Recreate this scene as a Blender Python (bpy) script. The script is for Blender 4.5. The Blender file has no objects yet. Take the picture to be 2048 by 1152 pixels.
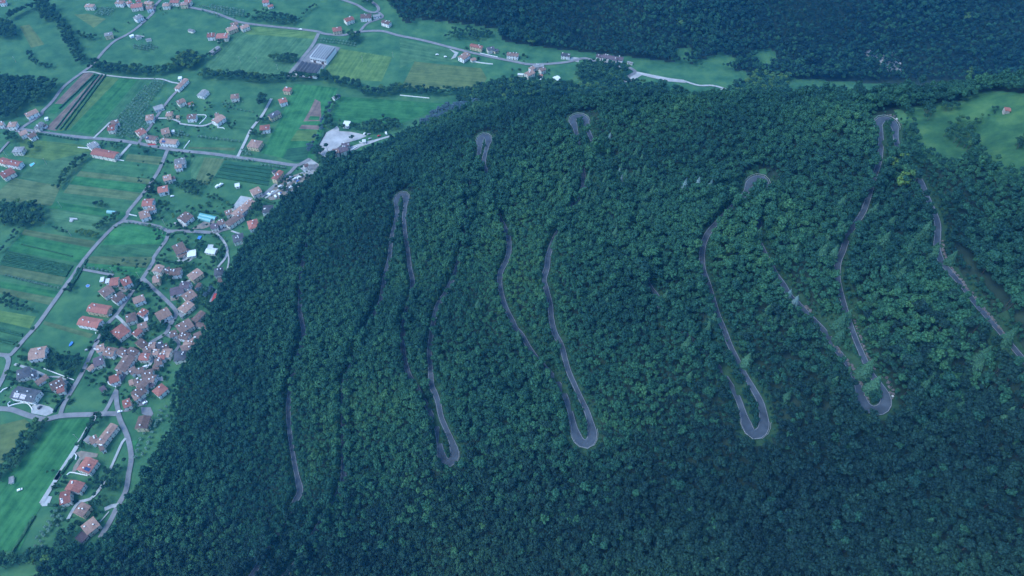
import bpy, bmesh, math, random
import numpy as np
from mathutils import Vector, Matrix

random.seed(7); RNG = np.random.default_rng(11)
SC = bpy.context.scene
COL = SC.collection
R = math.radians

# ------------------------------------------------------------------ camera, sky, sun, exposure
HAZE = 0.0001
CAM_H, PITCH, FPX = 600.0, 51.0, 1462.0            # metres over the valley floor, degrees down, focal length in photo pixels
cam_d = bpy.data.cameras.new('camera'); cam = bpy.data.objects.new('camera', cam_d); COL.objects.link(cam)
cam.location = (0, 0, CAM_H); cam.rotation_euler = (R(90 - PITCH), 0, 0)
cam_d.sensor_width = 36.0; cam_d.lens = 36.0 * FPX / 2048.0
cam_d.clip_start = 1.0; cam_d.clip_end = 20000.0
SC.camera = cam

SUN_EL, SUN_AZ = 32.0, 250.0                       # evening, sun behind cloud: only a faint broad glow from the left
world = bpy.data.worlds.new('World'); SC.world = world; world.use_nodes = True
wn = world.node_tree.nodes; wl = world.node_tree.links
sky = wn.new('ShaderNodeTexSky'); sky.sky_type = 'NISHITA'; sky.sun_disc = False
sky.sun_elevation = R(SUN_EL); sky.sun_rotation = R(SUN_AZ); sky.altitude = 600
sky.air_density = 1.6; sky.dust_density = 0.6; sky.ozone_density = 4.0
wn['Background'].inputs['Strength'].default_value = 0.15
wl.new(sky.outputs[0], wn['Background'].inputs[0])
sun_d = bpy.data.lights.new('sun', 'SUN'); sun = bpy.data.objects.new('sun', sun_d); COL.objects.link(sun)
sun_d.energy = 1.2; sun_d.angle = R(32); sun_d.color = (0.80, 0.91, 1.0)
sun.rotation_euler = (R(90 - 58), 0, R(-SUN_AZ + 180))
SC.view_settings.view_transform = 'Standard'; SC.view_settings.look = 'None'
SC.view_settings.exposure = 2.0; SC.view_settings.gamma = 1.0
SC.view_settings.use_curve_mapping = False
SC.cycles.max_bounces = 5; SC.cycles.diffuse_bounces = 1; SC.cycles.glossy_bounces = 2
SC.cycles.transmission_bounces = 2; SC.cycles.volume_bounces = 0; SC.cycles.transparent_max_bounces = 4
SC.cycles.use_denoising = True

# ------------------------------------------------------------------ survey: rays from the drone onto the land
SP, CP = math.sin(R(PITCH)), math.cos(R(PITCH))
def ray(px, py):
    u = (np.asarray(px, float) - 1024) / FPX; v = (np.asarray(py, float) - 576) / FPX
    return u, CP - v * SP, -(SP + v * CP)
def at_z(px, py, z):
    dx, dy, dz = ray(px, py); t = (z - CAM_H) / dz
    return dx * t, dy * t
def to_px(x, y, z):
    zz = z - CAM_H; dep = y * CP - zz * SP; up = y * SP + zz * CP
    dep = np.maximum(dep, 1.0)
    return 1024 + FPX * x / dep, 576 - FPX * up / dep
# survey sheets: enlarged parts of the survey picture (origin x, origin y, enlargement)
SH = dict(f=(0,0,1), a=(0,0,5.12), b=(400,0,5.12), c=(800,0,5.12), d=(1200,0,5.12), e=(0,200,5.12), g=(300,200,5.12),
          h=(0,400,6.777), i=(250,380,6.777), j=(150,520,6.777), k=(150,660,6.777), l=(0,660,6.064), m=(80,800,6.777),
          n=(0,940,5.434), o=(600,230,8.86), q=(1650,160,4.43), s=(1500,0,3.737), t=(0,560,7.2), u=(200,850,3.16))
def S(sh, pts):
    ox, oy, k = SH[sh]
    return [(ox + p[0] / k, oy + p[1] / k) for p in pts]
def smooth_line(pts, step):
    """Catmull-Rom through pts (N x dim), resampled about every step units of length."""
    P = np.asarray(pts, float); P = np.vstack([2*P[0]-P[1], P, 2*P[-1]-P[-2]])
    out = []
    for i in range(1, len(P) - 2):
        p0, p1, p2, p3 = P[i-1], P[i], P[i+1], P[i+2]
        n = max(2, int(np.linalg.norm((p2-p1)[:2]) / step * 2) + 1)
        for t in np.arange(n) / n:
            out.append(.5*((2*p1)+(-p0+p2)*t+(2*p0-5*p1+4*p2-p3)*t*t+(-p0+3*p1-3*p2+p3)*t**3))
    out.append(P[-2]); out = np.array(out)
    s = np.r_[0, np.cumsum(np.linalg.norm(np.diff(out[:, :2], axis=0), axis=1))]
    q = np.linspace(0, s[-1], max(2, int(s[-1] / step) + 1))
    return np.stack([np.interp(q, s, out[:, k]) for k in range(out.shape[1])], 1)

# the hairpin road, surveyed from its lowest bend to the top
HAIR = [(760,326),(748,329),(735,331),(724,336),(717,342),(689,365),(660,387),(645,403),(630,430),(622,455),(614,490),(607,520),(604,535),(601.5,570),(600.5,593),(600,622),
(604.5,646),(608,671),(603.5,691),(594,720),(586,750),(583,765),(577,805),(578,849),(582,882),(588,921),(595.6,959),(600,983),(589,1005),(564,1052),
(542,1087),(516,1132),(500,1162),(500,1185),(520,1192),(545,1182),(573,1147),(595,1122),(618,1084),(643,1040),(668,1002),(685,965),(687,930),(687,904),(686,849),(687,794),(689,763),
(695,748),(707,720),(717,691),(726.5,669.5),(738,646),(752,623),(762,599),(769.5,554),(775,531),(779,515),(783,476),(789,452),(794,427),(793,405),(797,394),
(805,388),(812,394),(810,417),(808,437),(810.5,466),(814.5,491),(818,519),(820,537),(825,560),(824,584),(816.4,609),(808.6,642),(805.7,671.5),(806.6,701),
(810.5,724),(816.4,746),(823,759),(836,778.5),(851.5,807),(864.7,833.5),(874,855.5),(878,882),(882.3,908),(887,920),(897.7,925),(907,919),(909,904),
(902,879.6),(891,855.5),(882,833.5),(877,809),(871,789.5),(863,770),(861,740),(859,701),(863,665.6),(867,642),(875,611),(888,591),(897,573),(910.5,546),
(924,493),(930,464),(934,425),(938,395),(944,360),(951.5,333),(956.4,315),(960,290),(960,279),(967,271),(975,274),(977,282),(974,294),(967,325),
(972,341),(977,366),(987,395),(996,425),(1000,437),(1010,456),(1017,474),(1018,503),(1012,523),(1002,542),(999.4,565.6),(1004,591),(1012,616),(1026,644),(1030,655),
(1044,671),(1062.5,701.5),(1081,725),(1112,760),(1130.5,793),(1142,828),(1150,861),(1158,880),(1171,888),(1182,881),(1184,861),(1175,826),(1163,800),
(1149,769.5),(1137.5,743.7),(1130,718),(1123,692),(1111.7,671),(1106,655),(1102,632),(1100,606.6),(1092,577),(1087,558),(1094,534),(1096,513),(1102,495),(1110,474),
(1123,454),(1133,437),(1150,405),(1162.5,385.5),(1168,365),(1162,317),(1155,278),(1149,252),(1145,241),(1150,234),(1160.5,232),(1170,238),(1173,251),(1178,266),(1190,292),
(1205,330),(1225,380),(1245,430),(1262,480),(1280,530),(1299,572),(1310.5,588),(1316,598),(1323,617),(1345,642),(1380,676),(1412,707),(1440,738),(1455,761),(1473,790),(1486,824),
(1494,850),(1504,867),(1515,868),(1526,858),(1528,840),(1522,808),(1509,782),(1488.5,748),(1475.5,722),(1460,691),(1447,657),(1436,631),(1428,605.5),(1418,572),
(1406,539),(1404,512),(1407,486),(1417,465),(1434,445),(1464,414),(1483,396),(1493,383),(1499,367),(1511,357),(1523,356),(1530,366),(1532,388),(1526,415),(1519,445),(1515,474),
(1526,500),(1537,519.5),(1551,547),(1566,568),(1580,592),(1598,609),(1617,629),(1633,645),(1655,670),(1673,699),(1691.7,722),(1707,746),(1718,777),(1725.5,803),(1738,817),
(1754,821),(1770,811),(1770,791),(1757,769),(1741,746),(1725.5,712),(1710,675.5),(1699.5,647),(1689,613),(1679,577),(1674,550.6),(1676.6,522),(1685,502.5),(1698,467),
(1722.5,430),(1733,406),(1747,358.6),(1758,322.5),(1762,286),(1759.5,262),(1756,248),(1763,239),(1773,238),(1783,243),(1790,256),(1792,278),(1797,295.5),(1810,318),(1826,340.6),(1842,363),
(1854,393),(1873.5,439),(1875.6,467.5),(1874,494),(1882,520),(1902,546),(1924,570),(1951,606),(1976,635),(2001.5,664.5),(2019,686),(2048,720),(2080,760)]
hp = np.array(HAIR)
hz = np.full(len(hp), 100.0)
Z0, GRADE = 24.0, 0.068
for _ in range(60):
    X, Y = at_z(hp[:, 0], hp[:, 1], hz)
    s = np.r_[0, np.cumsum(np.hypot(np.diff(X), np.diff(Y)))]
    hz = .5 * hz + .5 * (Z0 + GRADE * s)
hx, hy = at_z(hp[:, 0], hp[:, 1], hz)
hair = smooth_line(np.stack([hx, hy, hz], 1), 3.0)

# control heights for the wooded spur
ctl = [(p[0], p[1], p[2]) for p in hair[::7]]
BASE_PX = [(40,1220),(60,1152),(100,1112),(135,1092),(180,1092),(218,1060),(236,1020),(258,985),(280,945),(312,900),(338,862),(340,820),(345,780),(350,745),(378,712),(403,668),(418,625),(433,590),
           (455,548),(474,507),(503,472),(533,432),(563,402),(603,366),(645,336),(705,308),(785,275),(850,248),(905,230)]
bx, by = at_z(*np.array(BASE_PX, float).T, 0)
for i in range(0, len(bx)):
    ctl.append((bx[i], by[i], 0.0)); ctl.append((bx[i] - 45, by[i] + (40 if i > 22 else 0), -14.0))
for px, py, z in [(960,226,38),(1060,221,80),(1160,220,118),(1300,218,150),(1400,216,166),(1480,212,180),(1650,212,206),(1800,200,238),(1900,190,256),(1970,184,270),(2048,189,280),
                  (1950,270,266),(2040,300,285),(2040,420,282),(2045,560,272),(1960,760,243),(2045,900,250),
                  (300,1152,14),(450,1152,33),(700,1152,66),(900,1152,96),(1024,1152,120),(1400,1152,178),(1700,1152,212),(2048,1152,250),
                  (700,1010,66),(900,985,98),(1170,960,148),(1400,950,180),(1750,905,222),(2048,820,260),(430,1020,22),(450,900,24),(480,700,24),(560,560,26),(640,430,24)]:
    X, Y = at_z(px, py, z); ctl.append((float(X), float(Y), z))
ctl += [(66,700,50),(66,800,-8),(130,620,110),(200,630,92),(200,720,30),(200,800,-8),(310,555,150),(330,635,86),(350,760,16),(350,840,-6),(450,570,160),(480,690,66),(500,800,-4),
        (600,500,270),(600,650,110),(620,800,0),(600,300,400),(450,300,335),(450,150,330),(600,100,400),(0,40,118),(0,-60,125),(-200,50,55),(-345,40,0),(-400,40,-16),(220,40,250),(400,0,330),
        (-40,760,20),(-40,830,-5),(-110,800,-8),(-450,300,-30),(-430,600,-40),(-300,800,-30),(100,900,-20),(350,950,-20),(600,950,-20)]
ctl = np.array(ctl)
def tps(r2): return np.where(r2 > 0, .5 * r2 * np.log(np.maximum(r2, 1e-9)), 0)
N = len(ctl); U = 300.0
cxy = ctl[:, :2] / U
K = tps(((cxy[:, None] - cxy[None]) ** 2).sum(2)) + np.eye(N) * 2e-4
PM = np.c_[np.ones(N), cxy]
A_ = np.block([[K, PM], [PM.T, np.zeros((3, 3))]])
W_ = np.linalg.solve(A_, np.r_[ctl[:, 2], 0, 0, 0])
def spur(x, y):
    x = np.clip(x, -460, 640) / U; y = np.clip(y, -80, 1000) / U
    out = W_[N] + W_[N+1] * x + W_[N+2] * y
    for i in range(N):
        out = out + W_[i] * tps((x - cxy[i, 0]) ** 2 + (y - cxy[i, 1]) ** 2)
    return out
OPP_PX = [(-400,-420),(200,-230),(560,-90),(690,-14),(770,30),(830,52),(960,76),(1100,97),(1240,112),(1400,132),(1600,158),(1800,172),(2100,186),(2600,200)]
ox, oy = at_z(*np.array(OPP_PX, float).T, 0)
def opposite(x, y):
    d = (y - np.interp(x, ox, oy)) * .93
    return np.where(d > 0, .58 * (np.sqrt(d * d + 30 * 30) - 30), -1.0)
def axis(lo, hi, step, far):
    core = np.arange(lo, hi + .1, step); out = []; g = step; p = hi
    while p < far: g *= 1.35; p += g; out.append(p)
    out2 = []; g = step; p = lo
    while p > -far: g *= 1.35; p -= g; out2.append(p)
    return np.r_[out2[::-1], core, out]
GX = axis(-900, 800, 5.0, 7000); GY = axis(20, 1330, 5.0, 7000)
gx, gy = np.meshgrid(GX, GY)
rough = lambda x, y: 1.6*np.sin(x*.031+1.3*np.sin(y*.023))*np.cos(y*.037+x*.011) + .9*np.sin(x*.083+y*.051)*np.sin(y*.077-x*.02)
sp = spur(gx, gy); op = opposite(gx, gy)
gz = np.maximum(0, np.maximum(sp, op))
gz = gz + rough(gx, gy) * np.clip(gz / 12, 0, 1)
# bed of the hairpin road cut into the slope
hv = hair
flat = gx.ravel(), gy.ravel()
near = np.where((sp.ravel() > -5))[0]
dmin = np.full(gx.size, 1e9); zroad = np.zeros(gx.size)
for i in range(0, len(hv)):
    m = near[(np.abs(flat[0][near] - hv[i, 0]) < 16) & (np.abs(flat[1][near] - hv[i, 1]) < 16)]
    dd = np.hypot(flat[0][m] - hv[i, 0], flat[1][m] - hv[i, 1])
    b = dd < dmin[m]; dmin[m[b]] = dd[b]; zroad[m[b]] = hv[i, 2]
w = np.clip((13 - dmin) / 6.5, 0, 1); w = w * w * (3 - 2 * w)
gz = (gz.ravel() * (1 - w) + (zroad - .45) * w).reshape(gx.shape)
ROADD = dmin.reshape(gx.shape)
def Hgt(x, y):
    x = np.asarray(x, float); y = np.asarray(y, float)
    i = np.clip(np.searchsorted(GX, x) - 1, 0, len(GX) - 2); j = np.clip(np.searchsorted(GY, y) - 1, 0, len(GY) - 2)
    a = (x - GX[i]) / (GX[i+1] - GX[i]); b = (y - GY[j]) / (GY[j+1] - GY[j])
    return gz[j, i]*(1-a)*(1-b) + gz[j, i+1]*a*(1-b) + gz[j+1, i]*(1-a)*b + gz[j+1, i+1]*a*b
def at(px, py, h=0.0):
    """where a surveyed ray meets the land (or a height h above it)"""
    px = np.atleast_1d(np.asarray(px, float)); py = np.atleast_1d(np.asarray(py, float)); h = np.broadcast_to(np.asarray(h, float), px.shape)
    dx, dy, dz = ray(px, py); t = 150.0 / -dz; done = np.zeros(px.shape, bool)
    for _ in range(700):
        below = (CAM_H + dz * t) < Hgt(dx * t, dy * t) + h
        done |= below
        if done.all(): break
        t = np.where(done, t, t + 5.0)
    lo, hi = t - 5.0, t
    for _ in range(14):
        mid = (lo + hi) / 2; below = (CAM_H + dz * mid) < Hgt(dx * mid, dy * mid) + h
        hi = np.where(below, mid, hi); lo = np.where(below, lo, mid)
    x, y = dx * hi, dy * hi
    return np.stack([x, y, Hgt(x, y)], 1)
def inpoly(x, y, poly):
    x = np.asarray(x, float); y = np.asarray(y, float); r = np.zeros(x.shape, bool); P = np.asarray(poly)[:, :2]
    for i in range(len(P)):
        (x1, y1), (x2, y2) = P[i-1], P[i]
        if y1 == y2: continue
        c = ((y1 > y) != (y2 > y)) & (x < (x2-x1)*(y-y1)/(y2-y1)+x1); r ^= c
    return r

# ------------------------------------------------------------------ materials
MATS = {}
def new_mat(name):
    m = bpy.data.materials.new(name); m.use_nodes = True; MATS[name] = m
    return m, m.node_tree.nodes, m.node_tree.links, m.node_tree.nodes['Principled BSDF']
def noise_mat(name, c1, c2, scale=.2, rough=.9, detail=6.0, coords='Object', spec=.2, c3=None, bump=0, stretch=None, rot=0.0, metal=0):
    m, n, l, b = new_mat(name)
    tc = n.new('ShaderNodeTexCoord'); mp = n.new('ShaderNodeMapping')
    l.new(tc.outputs[coords], mp.inputs[0]); mp.inputs['Rotation'].default_value = (0, 0, rot)
    if stretch: mp.inputs['Scale'].default_value = stretch
    t = n.new('ShaderNodeTexNoise'); t.inputs['Scale'].default_value = scale; t.inputs['Detail'].default_value = detail; t.inputs['Roughness'].default_value = .62
    l.new(mp.outputs[0], t.inputs['Vector'])
    r = n.new('ShaderNodeValToRGB'); e = r.color_ramp.elements
    e[0].position = .34; e[1].position = .66; e[0].color = (*c1, 1); e[1].color = (*c2, 1)
    if c3: x = e.new(.5); x.color = (*c3, 1)
    l.new(t.outputs['Fac'], r.inputs[0]); l.new(r.outputs[0], b.inputs['Base Color'])
    b.inputs['Roughness'].default_value = rough; b.inputs['Specular IOR Level'].default_value = spec; b.inputs['Metallic'].default_value = metal
    if bump:
        bp = n.new('ShaderNodeBump'); bp.inputs['Strength'].default_value = bump; bp.inputs['Distance'].default_value = .5
        l.new(t.outputs['Fac'], bp.inputs['Height']); l.new(bp.outputs[0], b.inputs['Normal'])
    return m
def leaf_mat(name, cols, patch=.006, mix=.55):
    """foliage: one colour for each tree (random) drifting with broad patches of species"""
    m, n, l, b = new_mat(name)
    oi = n.new('ShaderNodeObjectInfo')
    t = n.new('ShaderNodeTexNoise'); t.inputs['Scale'].default_value = patch; t.inputs['Detail'].default_value = 4
    l.new(oi.outputs['Location'], t.inputs['Vector'])
    ma = n.new('ShaderNodeMath'); ma.operation = 'MULTIPLY_ADD'; ma.inputs[1].default_value = 1 - mix; 
    mb = n.new('ShaderNodeMath'); mb.operation = 'MULTIPLY_ADD'; mb.inputs[1].default_value = 3.6*mix; mb.inputs[2].default_value = -1.35*mix
    l.new(oi.outputs['Random'], ma.inputs[0]); l.new(t.outputs['Fac'], mb.inputs[0]); l.new(mb.outputs[0], ma.inputs[2])
    r = n.new('ShaderNodeValToRGB'); e = r.color_ramp.elements
    e[0].position = 0; e[0].color = (*cols[0], 1); e[1].position = 1; e[1].color = (*cols[-1], 1)
    for i, c in enumerate(cols[1:-1], 1):
        x = e.new(i / (len(cols) - 1)); x.color = (*c, 1)
    l.new(ma.outputs[0], r.inputs[0])
    tc = n.new('ShaderNodeTexCoord'); t2 = n.new('ShaderNodeTexNoise'); t2.inputs['Scale'].default_value = 1.9; t2.inputs['Detail'].default_value = 3
    l.new(tc.outputs['Object'], t2.inputs['Vector'])
    hs = n.new('ShaderNodeMixRGB'); hs.blend_type = 'MULTIPLY'; hs.inputs[0].default_value = .8
    r2 = n.new('ShaderNodeValToRGB'); r2.color_ramp.elements[0].position = .35; r2.color_ramp.elements[1].position = .65
    r2.color_ramp.elements[0].color = (.42, .46, .44, 1); r2.color_ramp.elements[1].color = (1.4, 1.4, 1.25, 1)
    l.new(t2.outputs['Fac'], r2.inputs[0]); l.new(r.outputs[0], hs.inputs[1]); l.new(r2.outputs[0], hs.inputs[2])
    l.new(hs.outputs[0], b.inputs['Base Color'])
    b.inputs['Roughness'].default_value = .75; b.inputs['Specular IOR Level'].default_value = .15
    return m
def flat_mat(name, c, rough=.7, spec=.3, metal=0):
    m, n, l, b = new_mat(name); b.inputs['Base Color'].default_value = (*c, 1); b.inputs['Roughness'].default_value = rough
    b.inputs['Specular IOR Level'].default_value = spec; b.inputs['Metallic'].default_value = metal
    return m
noise_mat('grass', (.024,.090,.042), (.068,.160,.062), .05, c3=(.042,.125,.054), detail=15)
noise_mat('forest_floor', (.012,.026,.018), (.026,.048,.028), .15)
noise_mat('hill_meadow', (.018,.068,.030), (.066,.142,.048), .07, c3=(.034,.100,.038), detail=15)
noise_mat('hill_asphalt', (.034,.044,.056), (.072,.088,.106), .11, rough=.8, spec=.25, detail=12, c3=(.050,.063,.079))
noise_mat('lane_asphalt', (.15,.15,.155), (.23,.225,.225), .12, rough=.85)
noise_mat('pale_concrete', (.28,.28,.27), (.40,.40,.385), .2, rough=.9)
noise_mat('gravel', (.29,.28,.275), (.44,.42,.405), .09, rough=1, detail=10, c3=(.36,.345,.335))
noise_mat('dirt_yard', (.17,.14,.11), (.27,.23,.19), .25, rough=1)
flat_mat('road_paint', (.34,.34,.335)); noise_mat('rail_steel', (.24,.25,.26), (.36,.36,.36), 1.0, rough=.5, spec=.5)
noise_mat('rock', (.07,.06,.056), (.20,.175,.165), .9, rough=.95, detail=10, bump=.4); noise_mat('white_rock', (.3,.29,.29), (.62,.6,.6), .25, rough=.95, detail=10)
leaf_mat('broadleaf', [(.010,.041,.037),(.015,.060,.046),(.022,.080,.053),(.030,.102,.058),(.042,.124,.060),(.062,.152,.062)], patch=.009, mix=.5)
leaf_mat('hedge_leaf', [(0.0104,0.0425,0.0330),(0.0169,0.0625,0.0396),(0.0286,0.0900,0.0462),(0.0585,0.1375,0.0462)], patch=.02, mix=.3)
leaf_mat('vine_leaf', [(.020,.080,.040),(.030,.105,.050)], mix=.2)
leaf_mat('yellow_leaf', [(.05,.12,.04),(.075,.155,.045),(.105,.185,.045)], mix=.2)
leaf_mat('conifer_needle', [(0.0270,0.0795,0.0464),(0.0390,0.1051,0.0609),(0.0540,0.1349,0.0783)], mix=.2)
leaf_mat('blue_needle', [(.08,.14,.14),(.12,.19,.20),(.17,.24,.27)], mix=.2)
leaf_mat('cypress_needle', [(0.0250,0.0840,0.0440),(0.0375,0.1104,0.0528),(0.0525,0.1380,0.0572)], mix=.2)
leaf_mat('olive_leaf', [(0.1148,0.2145,0.1625),(0.1485,0.2600,0.2000),(0.1823,0.3055,0.2313)], mix=.2)
leaf_mat('willow_leaf', [(.055,.10,.125),(.09,.15,.185)], mix=.2)
leaf_mat('shaded_broadleaf', [(0.0070,0.0248,0.0258),(0.0098,0.0345,0.0314),(0.0140,0.0455,0.0370),(0.0196,0.0593,0.0414),(0.0294,0.0800,0.0448)], patch=.010, mix=.5)  # broadleaf darkened to carry near-edge shade in its colour; far slope reuses it
noise_mat('verge', (.016,.046,.022), (.034,.078,.034), .25, detail=10)
noise_mat('bark', (.05,.04,.032), (.10,.085,.07), 1.5)

# ------------------------------------------------------------------ small object helpers
def tag(o, label=None, cat=None, group=None, kind=None):
    if label: o['label'] = label
    if cat: o['category'] = cat
    if group: o['group'] = group
    if kind: o['kind'] = kind
    return o
def mesh_from(name, verts, faces, mat, smooth=False, mi=None):
    me = bpy.data.meshes.new(name); me.from_pydata([tuple(map(float, v)) for v in verts], [], faces)
    for m in (mat if isinstance(mat, (list, tuple)) else [mat]): me.materials.append(MATS[m])
    if mi is not None: me.polygons.foreach_set('material_index', mi)
    if smooth: me.polygons.foreach_set('use_smooth', [True] * len(me.polygons))
    me.update(); return me
def link(name, me, parent=None, loc=None, rz=None, scale=None):
    o = bpy.data.objects.new(name, me); COL.objects.link(o)
    if parent: o.parent = parent
    if loc is not None: o.location = tuple(map(float, loc))
    if rz is not None: o.rotation_euler = (0, 0, float(rz))
    if scale is not None: o.scale = scale
    return o
class MB:
    def __init__(s): s.v = []; s.f = []
    def quad(s, *p):
        b = len(s.v); s.v += list(p); s.f.append(tuple(range(b, b + len(p))))
    def box(s, x0, x1, y0, y1, z0, z1):
        b = len(s.v); s.v += [(x0,y0,z0),(x1,y0,z0),(x1,y1,z0),(x0,y1,z0),(x0,y0,z1),(x1,y0,z1),(x1,y1,z1),(x0,y1,z1)]
        s.f += [tuple(b+i for i in q) for q in ((0,3,2,1),(4,5,6,7),(0,1,5,4),(1,2,6,5),(2,3,7,6),(3,0,4,7))]
    def prism(s, poly, x0, x1):
        """poly in (y,z), extruded along x"""
        b = len(s.v); n = len(poly)
        s.v += [(x0, y, z) for y, z in poly] + [(x1, y, z) for y, z in poly]
        s.f += [tuple(b+i for i in reversed(range(n))), tuple(b+n+i for i in range(n))]
        s.f += [(b+i, b+(i+1) % n, b+n+(i+1) % n, b+n+i) for i in range(n)]
    def mesh(s, name, mat, smooth=False): return mesh_from(name, s.v, s.f, mat, smooth)
def cone_tube(mb, p0, p1, r0, r1, n=6):
    p0, p1 = Vector(p0), Vector(p1); d = (p1 - p0).normalized(); a = d.orthogonal().normalized(); c = d.cross(a); b = len(mb.v)
    for p, r in ((p0, r0), (p1, r1)):
        for i in range(n):
            t = 2*math.pi*i/n; mb.v.append(tuple(p + a*(r*math.cos(t)) + c*(r*math.sin(t))))
    mb.f += [(b+i, b+(i+1) % n, b+n+(i+1) % n, b+n+i) for i in range(n)]

# ------------------------------------------------------------------ the land
fb = at(*np.array([(p[0] + (16 if p[1] > 930 else 6), p[1] + 7) for p in BASE_PX], float).T)
FOREST = [(p[0], p[1]) for p in fb] + [(-130,735),(-20,775),(60,792),(350,800),(600,800),(900,600),(900,-200),(-250,-200)]
def wpoly(sh, pts):
    q = np.array(S(sh, pts)); return at(q[:, 0], q[:, 1])
MEADOWS = [wpoly('q', [(690,262),(960,236),(1180,215),(1320,160),(1460,112),(1763,138),(1900,140),(1900,900),(1560,880),(1400,720),(1280,620),(1150,770),(960,700),(800,610),(720,420)]),
           wpoly('f', [(1495,348),(1520,338),(1528,352),(1505,356)])]
VERGES = [wpoly('f', [(1130,770),(1150,768),(1182,850),(1178,878),(1165,880),(1158,850)]), wpoly('f', [(1735,770),(1752,800),(1750,815),(1742,812),(1728,785)]),
           wpoly('f', [(1500,820),(1512,815),(1520,850),(1512,862),(1505,855)]), wpoly('f', [(893,895),(904,895),(903,918),(896,918)]),
           wpoly('f', [(1760,250),(1775,245),(1785,290),(1790,320),(1775,330),(1765,300)]), wpoly('f', [(1152,242),(1165,240),(1168,262),(1158,268)])]
OPPMEADOWS = [wpoly('d', [(960,650),(1240,565),(1385,620),(1350,700),(1100,725)]), wpoly('d', [(1540,555),(1760,540),(1800,640),(1640,725)]), wpoly('d', [(680,1030),(790,890),(1000,870),(1240,900),(1400,970),(1150,1015),(900,1030)]),
              wpoly('s', [(250,650),(400,600),(650,675),(300,735)]), wpoly('c', [(60,350),(170,215),(700,275),(1000,325),(1010,420),(1330,620),(1000,580),(600,500),(250,410)]),
              wpoly('c', [(1340,520),(1440,520),(1800,540),(1840,600),(1480,650),(1340,640)]), wpoly('b', [(1560,-60),(1900,20),(2048,200),(2048,345),(1600,330),(1200,320),(1000,250),(1250,-60)]),
              wpoly('d', [(760,520),(960,540),(900,640),(760,620)])]
cxm = (gx[:-1, :-1] + gx[1:, 1:]) / 2; cym = (gy[:-1, :-1] + gy[1:, 1:]) / 2
fmask = inpoly(cxm, cym, FOREST)
for p in MEADOWS: fmask &= ~inpoly(cxm, cym, p)
omask = (cym > np.interp(cxm, ox, oy) - 4)
for p in OPPMEADOWS: omask &= ~inpoly(cxm, cym, p)
mmask = (~fmask & inpoly(cxm, cym, FOREST))
def erode(m):
    o = m.copy(); o[1:] &= m[:-1]; o[:-1] &= m[1:]; o[:, 1:] &= m[:, :-1]; o[:, :-1] &= m[:, 1:]; return o
fmask, omask = erode(fmask), erode(omask)
vmask = np.zeros(cxm.shape, bool)
for p in VERGES: vmask |= inpoly(cxm, cym, p)
mmask &= ~fmask
vmask |= ((ROADD[:-1, :-1] + ROADD[1:, 1:]) / 2 < 8) & inpoly(cxm, cym, FOREST)
ny, nx = gx.shape
idx = np.arange(nx * ny).reshape(ny, nx)
quads = np.stack([idx[:-1, :-1], idx[:-1, 1:], idx[1:, 1:], idx[1:, :-1]], -1).reshape(-1, 4)
me = bpy.data.meshes.new('ground'); me.vertices.add(nx * ny); me.vertices.foreach_set('co', np.stack([gx, gy, gz], -1).ravel())
me.loops.add(quads.size); me.loops.foreach_set('vertex_index', quads.ravel()); me.polygons.add(len(quads))
me.polygons.foreach_set('loop_start', np.arange(len(quads)) * 4); me.polygons.foreach_set('loop_total', np.full(len(quads), 4))
for m in ('grass', 'forest_floor', 'hill_meadow', 'verge'): me.materials.append(MATS[m])
mi = np.where(vmask, 3, np.where(fmask | omask, 1, np.where(mmask, 2, 0))).ravel()
me.polygons.foreach_set('material_index', mi.astype(np.int32)); me.polygons.foreach_set('use_smooth', np.ones(len(quads), bool))
me.update(calc_edges=True); me.validate()
ground = tag(link('ground', me), 'valley floor and wooded mountain slopes', 'ground', kind='structure')

# ------------------------------------------------------------------ the hairpin road
def normals2(L):
    d = np.gradient(L[:, :2], axis=0); d /= np.linalg.norm(d, axis=1)[:, None] + 1e-9
    return np.stack([-d[:, 1], d[:, 0]], 1)
def ribbon(name, L, off0, off1, z, mat, parent=None):
    n = normals2(L); a = L[:, :2] + n * np.asarray(off0).reshape(-1, 1); b = L[:, :2] + n * np.asarray(off1).reshape(-1, 1)
    v = [(*a[i], L[i, 2] + z) for i in range(len(L))] + [(*b[i], L[i, 2] + z) for i in range(len(L))]; k = len(L)
    return link(name, mesh_from(name, v, [(k+i, k+i+1, i+1, i) for i in range(k-1)], mat), parent)
hn = normals2(hair)
hd = np.unwrap(np.arctan2(*np.gradient(hair[:, :2], axis=0).T[::-1]))
curv = np.abs(np.gradient(hd)) / 3.0
curv = np.convolve(curv, np.ones(7) / 7, 'same')
half = 1.95 + np.clip(curv * 19, 0, 1.45)
hair_road = tag(ribbon('hairpin_road', hair, half, -half, 0, 'hill_asphalt'), 'narrow asphalt hairpin road zigzagging up the wooded slope', 'road', kind='structure')
for sgn in (-1, 1):
    ribbon('edge_line', hair, sgn * (half - .45), sgn * (half - .45) - .14, .03, 'road_paint', hair_road)

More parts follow.
